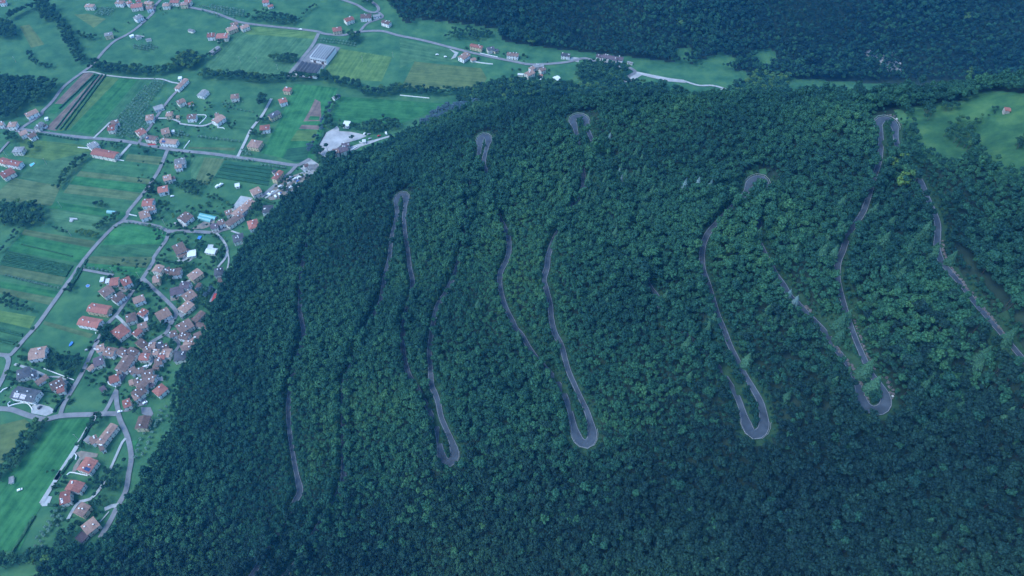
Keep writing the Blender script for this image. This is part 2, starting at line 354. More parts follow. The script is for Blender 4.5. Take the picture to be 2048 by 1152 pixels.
# ------------------------------------------------------------------ trees
def rock_ball(sub, seed, amp, flat_z=1.0, sc=(1, 1, 1), freq=1.7):
    bm = bmesh.new(); bmesh.ops.create_icosphere(bm, subdivisions=sub, radius=1); rs = np.random.default_rng(seed); ph = rs.uniform(0, 9, 9)
    for v in bm.verts:
        p = v.co; q = p * freq
        k = 1 + amp * (math.sin(q.x*2.1+ph[0])*math.sin(q.y*2.3+ph[1]) + math.sin(q.z*2.7+ph[2]+q.x*1.7)*.8 + .6*math.sin(q.x*4.3+ph[3])*math.sin(q.y*4.7+ph[4])*math.sin(q.z*3.9+ph[5]) + .35*rs.normal())
        v.co = Vector((p.x*k*sc[0], p.y*k*sc[1], p.z*k*sc[2]))
    V = [tuple(v.co) for v in bm.verts]; F = [tuple(x.index for x in f.verts) for f in bm.faces]; bm.free()
    return V, F
def broad_crown(seed, lobes=9, cards=240, r=2.5, h=7.5, squash=.75):
    """crown of an unevenly lobed broadleaf tree: clumps of foliage plus loose leaf sprays"""
    rs = np.random.default_rng(seed); mb = MB()
    cz = h - r * squash; ex, ey = rs.uniform(.82, 1.15), rs.uniform(.82, 1.15)
    cen = [(0, 0, cz - .1*r, r * .58)]
    for i in range(lobes):
        a = rs.uniform(0, 6.28); e = rs.uniform(-.3, 1.3); rr = r * rs.uniform(.48, .86)
        cen.append((ex*rr*math.cos(a)*math.cos(e), ey*rr*math.sin(a)*math.cos(e), cz + rr*math.sin(e)*squash, r * rs.uniform(.17, .38)))
    for k, (x, y, z, q) in enumerate(cen):
        V, F = rock_ball(1, seed * 31 + k, .22, sc=(q, q, q * .85)); b = len(mb.v)
        mb.v += [(v[0]+x, v[1]+y, v[2]+z) for v in V]; mb.f += [tuple(b+i for i in f) for f in F]
    for i in range(cards):
        k = cen[rs.integers(len(cen))]; d = rs.normal(size=3); d[2] = abs(d[2]) * 1.1 - .25; d /= np.linalg.norm(d)
        p = np.array(k[:3]) + d * k[3] * rs.uniform(.9, 1.35); t = rs.normal(size=3); t -= t.dot(d) * d * .35; t /= np.linalg.norm(t); u = np.cross(d, t) + rs.normal(size=3) * .5
        s1, s2 = r * rs.uniform(.07, .17), r * rs.uniform(.06, .13)
        mb.quad(tuple(p - t*s1 - u*s2*.6), tuple(p + t*s1*.2 - u*s2), tuple(p + t*s1 + u*s2*.5), tuple(p - t*s1*.3 + u*s2))
    return mb.mesh('crown', 'broadleaf')
def trunk_mesh(h, r, limbs=3, seed=0):
    rs = np.random.default_rng(seed); mb = MB(); cone_tube(mb, (0, 0, -.6), (0, 0, h), r, r * .45, 7)
    for i in range(limbs):
        a = rs.uniform(0, 6.28); z = h * rs.uniform(.55, .9); cone_tube(mb, (0, 0, z), (math.cos(a)*h*.3, math.sin(a)*h*.3, z + h*.3), r*.5, r*.15, 5)
    return mb.mesh('trunk', 'bark')
def conifer_crown(seed, h, r, mat, tiers=13, base=.08, power=.85):
    rs = np.random.default_rng(seed); mb = MB()
    for k in range(tiers):
        f = k / (tiers - 1); z = h * (base + (1 - base) * f * .94); rad = r * (1 - f) ** power + .12 * r; nb = max(6, int(17 * (1 - f * .6))); o = rs.uniform(0, 6)
        for i in range(nb):
            a = o + 6.283 * i / nb + rs.normal() * .16; q = rad * rs.uniform(.74, 1.12); dz = -q * rs.uniform(.12, .4); wd = q * rs.uniform(.26, .42)
            ca, sa = math.cos(a), math.sin(a); th = h / tiers * rs.uniform(.7, 1.05)
            tip = (ca*q, sa*q, z + dz); l_ = (ca*q*.55 - sa*wd, sa*q*.55 + ca*wd, z + dz*.5); r_ = (ca*q*.55 + sa*wd, sa*q*.55 - ca*wd, z + dz*.5); top = (ca*q*.3, sa*q*.3, z + th*.75); c0 = (0, 0, z + th * 1.1)
            b = len(mb.v); mb.v += [tip, l_, r_, top, c0]; mb.f += [(b, b+3, b+1), (b, b+2, b+3), (b+1, b+3, b+4), (b+2, b+4, b+3)]
    cone_tube(mb, (0, 0, h * base), (0, 0, h*.97), r * .66, .05, 9)
    return mb.mesh('crown', mat)
def column_crown(seed, h, r, mat):
    rs = np.random.default_rng(seed); mb = MB(); n = 9; m = 12; prof = [.35, .75, .95, 1, .95, .9, .8, .62, .42, .2, .05]
    for k, pr in enumerate(prof):
        for i in range(n):
            a = 6.283 * i / n + k * .35; q = r * pr * rs.uniform(.78, 1.15); mb.v.append((q*math.cos(a), q*math.sin(a), h*(.05 + .95*k/(len(prof)-1)) + rs.normal()*.08*r))
    for k in range(len(prof) - 1):
        for i in range(n): mb.f.append((k*n+i, k*n+(i+1) % n, (k+1)*n+(i+1) % n, (k+1)*n+i))
    for i in range(70):
        a = rs.uniform(0, 6.28); z = rs.uniform(.1, .95); q = r * np.interp(z, np.linspace(0, 1, len(prof)), prof) * 1.08; p = np.array((q*math.cos(a), q*math.sin(a), h*z)); s1 = r*.22
        mb.quad(tuple(p + (s1*math.sin(a), -s1*math.cos(a), -s1)), tuple(p + (-s1*math.sin(a), s1*math.cos(a), -s1)), tuple(p + (.3*s1*math.cos(a), .3*s1*math.sin(a), s1*1.6)))
    return mb.mesh('crown', mat)
CROWNS = [broad_crown(100 + i, lobes=12 + 2 * (i % 4), r=[2.5, 2.2, 2.9, 2.4, 2.0, 2.7, 2.3][i], h=9.8 + .6 * (i % 4), squash=.8 + .1 * (i % 3)) for i in range(7)]
TRUNKS = [trunk_mesh(7.2, .16, 3, i) for i in range(2)]
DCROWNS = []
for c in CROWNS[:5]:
    m2 = c.copy(); m2.materials.clear(); m2.materials.append(MATS['shaded_broadleaf']); DCROWNS.append(m2)
def plant(name, crown, trunk, x, y, z, s, rz, label, cat, group, sz=None):
    e = bpy.data.objects.new(name, None); COL.objects.link(e); e.empty_display_size = .5
    e.location = (float(x), float(y), float(z)); e.rotation_euler = (0, 0, float(rz)); e.scale = (float(s), float(s), float(sz or s))
    link('crown', crown, e); link('trunk', trunk, e)
    return tag(e, label, cat, group)
def scatter(mask_fn, x0, x1, y0, y1, step, seed, jit=.42):
    rs = np.random.default_rng(seed)
    xs = np.arange(x0, x1, step); ys = np.arange(y0, y1, step * .9); X, Y = np.meshgrid(xs, ys); X[1::2] += step / 2
    X = X + rs.uniform(-jit, jit, X.shape) * step; Y = Y + rs.uniform(-jit, jit, Y.shape) * step
    X, Y = X.ravel(), Y.ravel(); Z = Hgt(X, Y); px, py = to_px(X, Y, Z + 5)
    ok = (px > -190) & (px < 2238) & (py > -130) & (py < 1290) & (Y > 20)
    X, Y, Z = X[ok], Y[ok], Z[ok]; k = mask_fn(X, Y, Z)
    return X[k], Y[k], Z[k]
def road_clear(X, Y):
    i = np.clip(np.searchsorted(GX, X) - 1, 0, len(GX) - 2); j = np.clip(np.searchsorted(GY, Y) - 1, 0, len(GY) - 2)
    cand = ROADD[j, i] < 15; d = np.full(X.shape, 99.0); ci = np.where(cand)[0]
    for s0 in range(0, len(ci), 4000):
        c = ci[s0:s0 + 4000]; dd = np.hypot(X[c, None] - hair[None, :, 0], Y[c, None] - hair[None, :, 1]) - half[None] - EXTRA[None]; d[c] = dd.min(1)
    return d
bend = np.clip(curv * 26, 0, 1) * 3.6
EXTRA = np.convolve(bend, np.ones(9) / 9, 'same')
def extra(p0, p1, v):
    i = int(np.argmin((hp[:, 0]-p0[0])**2 + (hp[:, 1]-p0[1])**2)); j = int(np.argmin((hp[:, 0]-p1[0])**2 + (hp[:, 1]-p1[1])**2))
    a, b = [int(np.argmin((hair[:, 0]-hx[k])**2 + (hair[:, 1]-hy[k])**2)) for k in (i, j)]; EXTRA[min(a, b):max(a, b)+1] += v
for a_, b_, v_ in [((1826,340),(1882,520),2.4),((1882,520),(2048,720),6.0),((1155,278),(1190,292),3.6),((956,315),(967,325),2.4),((1759.5,262),(1797,295),2.6),((793,405),(810,417),1.2),((1483,396),(1532,388),1.8),((1674,550),(1689,613),1.0),((1689,613),(1757,769),1.8),((604,535),(583,765),.25),((577,805),(600,983),.4),((769,554),(794,427),.9),((812,394),(825,560),.7),((824,584),(851,807),-.4),((863,770),(888,591),-.4),((1741,746),(1772,793),1.5),((1130,793),(1171,888),1.6),((1175,826),(1130,718),.8),((1404,512),(1447,657),.2),((1473,790),(1515,868),1.2),((1758,322),(1762,286),1.5),((600,983),(500,1162),-1.3),((545,1182),(687,904),-1.3),((686,849),(738,646),-.5),((1190,292),(1299,572),-1.2),((1323,617),(1432,731),-3.2),((1532,388),(1515,474),-.8),((1110,474),(1155,278),-1.0),((1566,568),(1718,777),2.4),((1697,467),(1685,502),-.6),((888,591),(944,360),-.6),((977,366),(1000,437),-.7),((717,342),(645,403),-.5)]: extra(a_, b_, v_)
def shade_side(X, Y):
    o = np.zeros(X.shape, bool); ci = np.where(road_clear(X, Y) < 4.5)[0]
    for s0 in range(0, len(ci), 4000):
        c = ci[s0:s0+4000]; j = np.hypot(X[c, None] - hair[None, :, 0], Y[c, None] - hair[None, :, 1]).argmin(1); o[c] = EXTRA[j] < .5
    return o
def spur_mask(X, Y, Z):
    k = inpoly(X, Y, FOREST)
    for p in MEADOWS + VERGES: k &= ~inpoly(X, Y, p)
    d = road_clear(X, Y); k &= d > np.random.default_rng(3).uniform(.2, 1.4, X.shape)
    hole = np.sin(X*.041+np.sin(Y*.03)*2)*np.sin(Y*.047+1+np.sin(X*.02)*2) + np.random.default_rng(4).normal(size=X.shape)*.28
    return k & (hole < 1.3)
X1, Y1, Z1 = scatter(spur_mask, -480, 640, 30, 860, 2.5, 21)
def opp_mask(X, Y, Z):
    k = (Y > np.interp(X, ox, oy) - 3)
    for p in OPPMEADOWS: k &= ~inpoly(X, Y, p)
    return k
X2, Y2, Z2 = scatter(opp_mask, -900, 1000, 850, 1330, 4.0, 22)
def instance_stuff(name, pts, scales, rots, idxs, protos, label, cat):
    me = bpy.data.meshes.new(name); me.vertices.add(len(pts)); me.vertices.foreach_set('co', np.asarray(pts, float).ravel())
    for an, ty, val in (('scl', 'FLOAT_VECTOR', scales), ('rot', 'FLOAT_VECTOR', rots), ('idx', 'INT', idxs)):
        at_ = me.attributes.new(an, ty, 'POINT'); at_.data.foreach_set('vector' if ty == 'FLOAT_VECTOR' else 'value', np.asarray(val).ravel())
    o = link(name, me); md = o.modifiers.new('growth', 'NODES')
    ng = bpy.data.node_groups.new(name, 'GeometryNodeTree'); md.node_group = ng
    ng.interface.new_socket('Geometry', in_out='INPUT', socket_type='NodeSocketGeometry'); ng.interface.new_socket('Geometry', in_out='OUTPUT', socket_type='NodeSocketGeometry')
    n = ng.nodes; l = ng.links; gi = n.new('NodeGroupInput'); go = n.new('NodeGroupOutput'); iop = n.new('GeometryNodeInstanceOnPoints'); jg = n.new('GeometryNodeJoinGeometry')
    for p in protos:
        oi = n.new('GeometryNodeObjectInfo'); oi.inputs['Object'].default_value = p; oi.inputs['As Instance'].default_value = True; oi.transform_space = 'ORIGINAL'; l.new(oi.outputs['Geometry'], jg.inputs[0])
    l.new(gi.outputs[0], iop.inputs['Points']); l.new(jg.outputs[0], iop.inputs['Instance']); iop.inputs['Pick Instance'].default_value = True
    for an, ty, sock in (('idx', 'INT', 'Instance Index'), ('rot', 'FLOAT_VECTOR', 'Rotation'), ('scl', 'FLOAT_VECTOR', 'Scale')):
        na = n.new('GeometryNodeInputNamedAttribute'); na.data_type = ty; na.inputs['Name'].default_value = an; l.new(na.outputs['Attribute'], iop.inputs[sock])
    l.new(iop.outputs[0], go.inputs[0])
    return tag(o, label, cat, kind='stuff')
def tree_sizes(X, Y, Z, lo, hi, seed, near=True):
    rs = np.random.default_rng(seed); s = (lo + (hi - lo) * rs.beta(1.6, 2.4, len(X)) * 1.25) * (1 + .22 * np.sin(X*.021+2)*np.cos(Y*.026)) + (rs.random(len(X)) < .08) * .38
    if near:
        d = Y * CP - (Z - CAM_H) * SP; s = s * np.interp(d, [360, 480, 620, 900], [1.22, 1.0, .95, 1.0])
    return s
s1 = tree_sizes(X1, Y1, Z1, .50, 1.02, 5); s1 = s1 * np.where(shade_side(X1, Y1), 1.35, 1.0); s2 = tree_sizes(X2, Y2, Z2, .75, 1.2, 6, False)
dep1 = Y1 * CP - (Z1 - CAM_H) * SP; px1, py1 = to_px(X1, Y1, Z1 + 5); inf = (px1 > 5) & (px1 < 2043) & (py1 > 10) & (py1 < 1142)
order = np.argsort(np.where(inf, -s1 / dep1, 9)); own = order[:300]; rest = np.setdiff1d(np.arange(len(X1)), own)
def near_shade(X, Y, Z, seed):       # painted shade: nearer trees take the darker leaf colour, thinning out with distance
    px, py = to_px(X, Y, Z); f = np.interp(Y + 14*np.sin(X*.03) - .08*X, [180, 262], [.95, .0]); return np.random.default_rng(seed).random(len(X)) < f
dark1 = near_shade(X1, Y1, Z1, 31)
protos, dprotos = {}, {}
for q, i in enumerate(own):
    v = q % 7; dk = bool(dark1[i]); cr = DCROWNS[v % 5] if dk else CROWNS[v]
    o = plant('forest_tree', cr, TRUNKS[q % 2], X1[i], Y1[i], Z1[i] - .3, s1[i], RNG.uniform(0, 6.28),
              ('large broadleaf tree painted darker for shade in the nearest, lowest part of the forest' if dk else 'large green broadleaf tree in the nearest, lowest part of the forest'), 'tree', 'trees of the nearest forest painted with shade' if dk else 'broadleaf trees of the nearest forest')
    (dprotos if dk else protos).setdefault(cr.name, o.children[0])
def forest_stuff(name, X, Y, Z, ss, pr, label, seed):
    rs = np.random.default_rng(seed); k = len(ss); pr = list(pr.values())
    scl = np.stack([ss * rs.uniform(.9, 1.1, k), ss * rs.uniform(.9, 1.1, k), ss * rs.uniform(.92, 1.38, k)], 1); rot = np.stack([rs.normal(size=k) * .06, rs.normal(size=k) * .06, rs.uniform(0, 6.28, k)], 1)
    return instance_stuff(name, np.stack([X, Y, Z - .3], 1), scl, rot, rs.integers(0, len(pr), k), pr, label, 'forest')
rl = rest[~dark1[rest]]; rd = rest[dark1[rest]]
print('forest trees', len(rl), len(rd), len(X2))
# scrub on the banks of the hairpin road and on its islands
rs = np.random.default_rng(55); bxs = []
for off, sl, sh_ in ((.55, .24, .34), (1.9, .30, .46), (3.6, .38, .55)):
    for sg in (-1, 1):
        q = hair[:, :2] + hn * (sg * (half + off + np.maximum(EXTRA, 0) * .35 + rs.uniform(-.2, .5, len(hair))))[:, None] + rs.normal(size=(len(hair), 2)) * .5
        for i in range(len(q)):
            if rs.random() < .86: bxs.append((q[i, 0], q[i, 1], rs.uniform(sl, sh_)))
for P in VERGES:
    for _ in range(26):
        c = P[:, :2].mean(0); q = c + (P[rs.integers(len(P)), :2] - c) * rs.random(); bxs.append((q[0], q[1], rs.uniform(.14, .3)))
bxs = np.array(bxs); dd = np.array([ (np.hypot(hair[:, 0]-a, hair[:, 1]-b) - half).min() for a, b, c in bxs]); bxs = bxs[dd > .35 + bxs[:, 2] * 1.2 - .3]
rl_x, rl_y = bxs[:, 0], bxs[:, 1]
forest_stuff('roadside_scrub', rl_x, rl_y, Hgt(rl_x, rl_y) - bxs[:, 2] * 3.2, bxs[:, 2] * 1.25, protos, 'low green scrub on the banks of the hairpin road', 14)
forest_stuff('forest', X1[rl], Y1[rl], Z1[rl], s1[rl], protos, 'dense green broadleaf forest on the spur with the hairpin road', 9)
forest_stuff('shaded_forest', X1[rd], Y1[rd], Z1[rd], s1[rd], dprotos, 'broadleaf forest at the bottom of the picture, shade painted into its leaf colour', 10)
fl_ = np.random.default_rng(66).random(len(X2)) < np.interp(Z2 + 25*np.sin(X2*.02), [0, 70, 200], [.6, .25, .1])
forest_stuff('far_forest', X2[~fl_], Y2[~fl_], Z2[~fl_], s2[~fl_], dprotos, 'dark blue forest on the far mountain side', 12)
forest_stuff('far_fringe', X2[fl_], Y2[fl_], Z2[fl_], s2[fl_], protos, 'greener trees mixed into the foot of the far forest', 13)

# ------------------------------------------------------------------ valley: fields
FCOL = dict(y=((0.0690,0.1418,0.0440),(0.0978,0.1680,0.0528)), b=((0.0253,0.1208,0.0458),(0.0460,0.1575,0.0546)), g=((0.0345,0.1103,0.0510),(0.0529,0.1365,0.0581)), t=((.070,.118,.050),(.098,.140,.062)),
            p=((0.1437,0.1029,0.0862),(0.1898,0.1365,0.1100)), d=((0.0184,0.0735,0.0440),(0.0299,0.0945,0.0475)), h=((0.0862,0.1365,0.0528),(0.1150,0.1575,0.0581)), l=((0.0460,0.1260,0.0581),(0.0747,0.1575,0.0704)))
NAMES_F = dict(y='yellow green mown field', b='bright green grass field', g='green grass field', t='straw tinted mown strip', p='ploughed mauve brown strip', d='dark green crop field', h='pale hay meadow', l='light green meadow')
fcount = 0
def field(sh, pts, c, stripe=None, where='in the valley'):
    """stripe: two surveyed points that give the direction of mowing; default the first edge"""
    global fcount
    P = wpoly(sh, pts); a, b_ = (P[0], P[1]) if stripe is None else wpoly(sh, stripe)[:2]
    ang = math.atan2(b_[1]-a[1], b_[0]-a[0]); nm = 'field_%s_%d' % (c, fcount); c1, c2 = FCOL[c]
    k = random.uniform(.88, 1.1); c1 = tuple(v*k*.80 for v in c1); c2 = tuple(v*k*1.16 for v in c2)
    m, n, l, bs = new_mat(nm); tc = n.new('ShaderNodeTexCoord'); mp = n.new('ShaderNodeMapping'); mp.vector_type = 'TEXTURE'
    mp.inputs['Rotation'].default_value = (0, 0, ang); mp.inputs['Location'].default_value = (random.uniform(0, 900), 0, 0); l.new(tc.outputs['Object'], mp.inputs[0])
    m2 = n.new('ShaderNodeMapping'); m2.inputs['Scale'].default_value = (.012, .30, 1); l.new(mp.outputs[0], m2.inputs[0])
    t1 = n.new('ShaderNodeTexNoise'); t1.inputs['Scale'].default_value = 1; t1.inputs['Detail'].default_value = 3; l.new(m2.outputs[0], t1.inputs['Vector'])
    t2 = n.new('ShaderNodeTexNoise'); t2.inputs['Scale'].default_value = .07; t2.inputs['Detail'].default_value = 14; t2.inputs['Roughness'].default_value = .65; l.new(tc.outputs['Object'], t2.inputs['Vector'])
    ad = n.new('ShaderNodeMath'); ad.operation = 'MULTIPLY_ADD'; ad.inputs[1].default_value = .5; l.new(t1.outputs['Fac'], ad.inputs[0])
    mu = n.new('ShaderNodeMath'); mu.operation = 'MULTIPLY'; mu.inputs[1].default_value = .9; l.new(t2.outputs['Fac'], mu.inputs[0]); l.new(mu.outputs[0], ad.inputs[2])
    r = n.new('ShaderNodeValToRGB'); r.color_ramp.elements[0].position = .56; r.color_ramp.elements[1].position = .84; r.color_ramp.elements[0].color = (*c1, 1); r.color_ramp.elements[1].color = (*c2, 1)
    l.new(ad.outputs[0], r.inputs[0]); l.new(r.outputs[0], bs.inputs['Base Color']); bs.inputs['Roughness'].default_value = .95; bs.inputs['Specular IOR Level'].default_value = .1
    z = .05 + .004 * fcount; fcount += 1
    o = link('field', mesh_from('field', [(p[0], p[1], p[2] + z) for p in P], [tuple(range(len(P)))], nm))
    nrm = o.data.polygons[0].normal
    if nrm.z < 0: o.data.flip_normals()
    return tag(o, NAMES_F[c] + ' ' + where, None, kind='structure')
field('a', [(868,738),(962,752),(655,1065),(560,1062)], 'p', stripe=[(960,750),(560,1150)])
field('f', [(196,150),(208,152),(112,262),(90,258)], 'p', stripe=[(200,150),(95,258)])
field('f', [(188,149),(196,150),(118,222),(128,208)], 'd', stripe=[(190,150),(120,215)])
field('f', [(110,208),(128,208),(112,228),(96,226)], 'b')
field('f', [(213,154),(238,157),(138,260),(113,262)], 'y', stripe=[(213,154),(113,262)])
field('f', [(239,157),(276,159),(186,270),(139,261)], 'b', stripe=[(240,157),(140,260)])
field('f', [(277,159),(306,161),(214,266),(205,274),(187,271)], 'g', stripe=[(277,159),(190,270)])
field('a', [(200,270),(300,250),(455,455),(320,492)], 'h', stripe=[(200,270),(320,490)])
field('a', [(760,150),(900,140),(1085,195),(960,285)], 'h')
field('f', [(488,56),(636,70),(628,92),(590,150),(405,146),(450,85)], 'l', stripe=[(488,56),(405,146)])
field('b', [(430,290),(600,275),(1200,330),(1180,400),(470,350)], 'y')
field('b', [(1440,500),(1970,585),(1860,835),(1235,795)], 'y', stripe=[(1440,500),(1240,790)])
field('c', [(150,630),(830,700),(890,800),(830,915),(10,905)], 'h', stripe=[(150,640),(830,700)])
field('c', [(0,400),(500,500),(600,640),(150,620),(0,700)], 'l')
field('f', [(675,193),(890,207),(872,222),(800,248),(692,246),(662,240)], 'b', stripe=[(675,193),(890,207)])
field('f', [(590,168),(676,176),(622,330),(600,325),(522,306),(560,240)], 'b', stripe=[(600,170),(530,305)])
field('g', [(1690,-10),(1745,20),(1755,160),(1750,215),(1570,220),(1640,100)], 'p', stripe=[(1690,0),(1570,220)])
field('g', [(1640,165),(1740,170),(1730,205),(1620,205)], 'b')
field('g', [(1555,255),(1745,262),(1725,305),(1525,295)], 'p')
field('g', [(1510,310),(1715,310),(1690,420),(1440,420)], 'y')
field('g', [(1410,500),(1640,470),(1600,640),(1500,640),(1360,600)], 'd')
field('g', [(330,420),(900,480),(860,560),(350,515)], 'g'); field('g', [(400,480),(880,490),(860,520),(380,500)], 't')
field('g', [(420,570),(760,600),(640,830),(420,800)], 'l', stripe=[(560,580),(420,800)]); field('g', [(560,590),(770,600),(600,870),(450,860)], 't', stripe=[(640,590),(520,830)])
field('g', [(770,620),(1250,690),(1210,880),(660,790)], 'd', stripe=[(770,700),(1250,760)])
field('g', [(820,150),(1080,180),(1030,300),(760,300)], 'g')
field('f', [(40,277),(166,290),(182,302),(100,322),(40,312)], 'y', stripe=[(40,280),(166,292)])
field('f', [(100,322),(182,302),(172,330),(120,372),(30,352)], 'l', stripe=[(40,330),(166,345)])
field('f', [(28,356),(122,372),(104,412),(0,402),(0,380)], 't', stripe=[(28,360),(122,374)])
field('f', [(176,314),(250,322),(324,331),(306,358),(160,341)], 'g', stripe=[(176,320),(320,337)])
field('f', [(160,342),(305,359),(300,369),(152,352)], 't'); field('f', [(151,353),(299,370),(288,386),(140,368)], 'b'); field('f', [(139,369),(287,387),(276,402),(126,386)], 't')
field('f', [(125,387),(275,403),(264,420),(112,402)], 'g'); field('f', [(111,403),(258,426),(246,438),(98,416)], 'b'); field('f', [(97,417),(240,441),(205,465),(130,462),(92,432)], 'l', stripe=[(97,417),(240,441)])
field('f', [(262,291),(334,301),(329,314),(256,307)], 'd'); field('f', [(256,308),(329,315),(323,331),(250,322)], 't')
field('h', [(335,400),(1300,560),(1240,650),(285,465)], 't'); field('h', [(280,470),(1235,655),(1075,855),(110,690)], 'b'); field('h', [(100,700),(990,905),(900,1045),(0,870)], 'g')
field('h', [(0,875),(895,1050),(840,1152),(0,1010)], 't'); field('h', [(0,1015),(830,1155),(760,1260),(0,1130)], 'g')
field('t', [(0,20),(860,170),(820,260),(0,110)], 'b'); field('t', [(0,115),(815,265),(740,370),(0,195)], 't'); field('t', [(0,440),(520,530),(430,700),(0,600)], 'y'); field('t', [(0,605),(425,705),(210,1040),(0,1080)], 'g')
field('t', [(640,590),(1350,780),(1290,840),(620,640)], 't')
field('h', [(1530,395),(1800,330),(2280,420),(2200,600),(1380,610)], 'b', stripe=[(1530,420),(2200,520)]); field('h', [(1375,615),(2195,605),(2080,770),(1250,760)], 'g', stripe=[(1400,640),(2100,760)])
field('h', [(1245,765),(2075,775),(1980,920),(1140,850)], 't', stripe=[(1250,770),(1980,920)]); field('h', [(1135,855),(1975,925),(1880,1040),(1110,900)], 'b')
field('f', [(0,850),(50,838),(62,848),(20,915),(0,930)], 'h'); field('f', [(105,842),(182,836),(170,870),(100,985),(72,1030),(40,1100),(0,1105),(0,960),(30,935),(70,890)], 'b', stripe=[(170,850),(20,1060)])
field('m', [(1250,560),(1330,540),(1240,800),(1200,980),(1170,1000)], 'b')

# ------------------------------------------------------------------ valley: yards and lanes
rcount = 0
def yard(sh, pts, mat, name, label):
    global rcount
    P = wpoly(sh, pts); z = .30 + .005 * rcount; rcount += 1
    o = link(name, mesh_from(name, [(p[0], p[1], p[2] + z) for p in P], [tuple(range(len(P)))], mat))
    if o.data.polygons[0].normal.z < 0: o.data.flip_normals()
    return tag(o, label, None, kind='structure')
LANES = []
def lane(pts, w, mat='lane_asphalt', name='lane', label='grey lane through the valley'):
    """pts: list of (sheet, [points]) stretches run together"""
    global rcount
    q = [p for sh, pp in pts for p in S(sh, pp)]; q = np.array(q); P = at(q[:, 0], q[:, 1]); L = smooth_line(P, 4.0); L[:, 2] = Hgt(L[:, 0], L[:, 1])
    z = .52 + .006 * rcount; rcount += 1; LANES.append((L, w / 2))
    o = ribbon(name, L, np.full(len(L), w / 2), np.full(len(L), -w / 2), z, mat)
    return tag(o, label, None, kind='structure')
yard('o', [(268,665),(330,560),(400,430),(470,310),(600,240),(655,195),(695,240),(690,285),(900,300),(1150,350),(1180,380),(1060,430),(880,480),(720,540),(640,610),(540,700),(400,720)], 'gravel', 'gravel_yard', 'pale gravel car park at the foot of the slope')
yard('o', [(900,560),(1000,530),(1180,470),(1320,440),(1590,365),(1600,390),(1400,450),(1250,510),(1080,560),(1000,610),(880,640)], 'gravel', 'gravel_terrace', 'pale gravel terrace beside the inn')
yard('g', [(1200,1000),(1250,900),(1420,790),(1560,740),(1680,790),(1560,860),(1340,1010),(1230,1030)], 'dirt_yard', 'camp_ground', 'worn camp ground under the slope')
yard('g', [(1540,700),(1640,600),(1730,660),(1720,710),(1670,800),(1600,760)], 'pale_concrete', 'paved_yard', 'paved yard in front of the roadside bar')
yard('d', [(215,850),(300,760),(380,735),(700,800),(860,820),(880,850),(700,835),(520,795),(430,770),(330,830)], 'gravel', 'gravel_track', 'pale gravel bank by the river road')
yard('b', [(1200,450),(1235,445),(1440,488),(1190,800),(1110,800),(880,780),(950,690),(1030,640)], 'lane_asphalt', 'factory_yard', 'grey paved yard round the factory')
yard('l', [(380,930),(440,890),(600,930),(650,960),(640,1010),(560,1045),(380,1010)], 'pale_concrete', 'driveway', 'pale rounded gravel driveway by the curved road')
yard('m', [(480,720),(560,690),(790,730),(770,780),(640,780),(560,820),(520,900),(470,1000),(430,990),(460,900),(540,780)], 'dirt_yard', 'courtyard', 'reddish paved courtyard on the concrete lane')
yard('i', [(700,960),(850,880),(960,900),(880,970),(760,985)], 'pale_concrete', 'driveway', 'pale driveway beside the large brown roofed house')
yard('i', [(900,530),(1000,470),(1120,400),(1230,390),(1200,480),(1060,530)], 'dirt_yard', 'farm_yard', 'muddy farm yard beside the turquoise tunnels')
yard('i', [(660,440),(830,450),(830,540),(800,530),(780,490),(680,480)], 'pale_concrete', 'driveway', 'pale driveway below the brown barn house')
yard('i', [(1570,80),(1740,110),(1640,200),(1460,290),(1440,260)], 'pale_concrete', 'driveway', 'pale forecourt behind the long row of houses')
yard('j', [(590,360),(790,400),(740,450),(600,430)], 'dirt_yard', 'courtyard', 'courtyard between the two dormered houses')
yard('j', [(1090,760),(1160,850),(1330,790),(1300,870),(1180,850)], 'pale_concrete', 'courtyard', 'pale walled courtyard in the middle of the village')
yard('k', [(870,960),(960,930),(980,1010),(860,1040),(720,1110),(640,1110),(700,1060)], 'lane_asphalt', 'courtyard', 'asphalt forecourt at the end of the old core')
yard('k', [(1060,600),(1180,620),(1200,690),(1090,690)], 'gravel', 'courtyard', 'small pale yard against the wood')
yard('n', [(440,370),(500,280),(570,290),(530,390),(460,395)], 'pale_concrete', 'driveway', 'pale driveway at the end of the concrete lane')
yard('c', [(1730,600),(1780,585),(1835,595),(1830,640),(1740,620)], 'pale_concrete', 'parking_terrace', 'pale parking terrace by the far road')
yard('c', [(500,500),(600,540),(570,590),(520,610),(560,550)], 'pale_concrete', 'driveway', 'pale driveway off the far road')
yard('l', [(450,520),(560,560),(720,560),(800,590),(825,640),(740,770),(770,640),(700,580),(520,570)], 'pale_concrete', 'driveway', 'curved driveway round the two brown roofed houses')
yard('j', [(1290,480),(1430,460),(1400,540),(1300,560)], 'dirt_yard', 'courtyard', 'worn yard below the purple roofs')
yard('m', [(1370,100),(1500,100),(1540,190),(1500,240),(1380,190)], 'lane_asphalt', 'forecourt', 'dark asphalt forecourt by the lone brown roofed house')
lane([('a', [(1680,-30),(1590,60),(1570,130),(1470,230),(1360,320),(1270,375),(1180,420),(1080,510),(950,660),(850,740),(700,850),(620,930),(540,1040),(430,1150)]), ('e', [(430,150),(220,290),(170,330)])], 4.5, label='grey lane curving down past the ploughed strip')
lane([('a', [(850,745),(950,740),(1100,775),(1400,805),(1640,812),(1760,845),(1850,860)])], 2.6, 'pale_concrete', 'track', 'pale track along the top of the strip fields')
lane([('e', [(-40,280),(200,300),(400,330),(700,370),(960,395),(1200,415),(1430,450),(1700,500)]), ('g', [(350,525),(600,550),(900,590),(1200,630),(1480,670),(1560,650),(1640,605)])], 5.2, 'lane_asphalt', 'road', 'straight grey road across the middle of the valley')
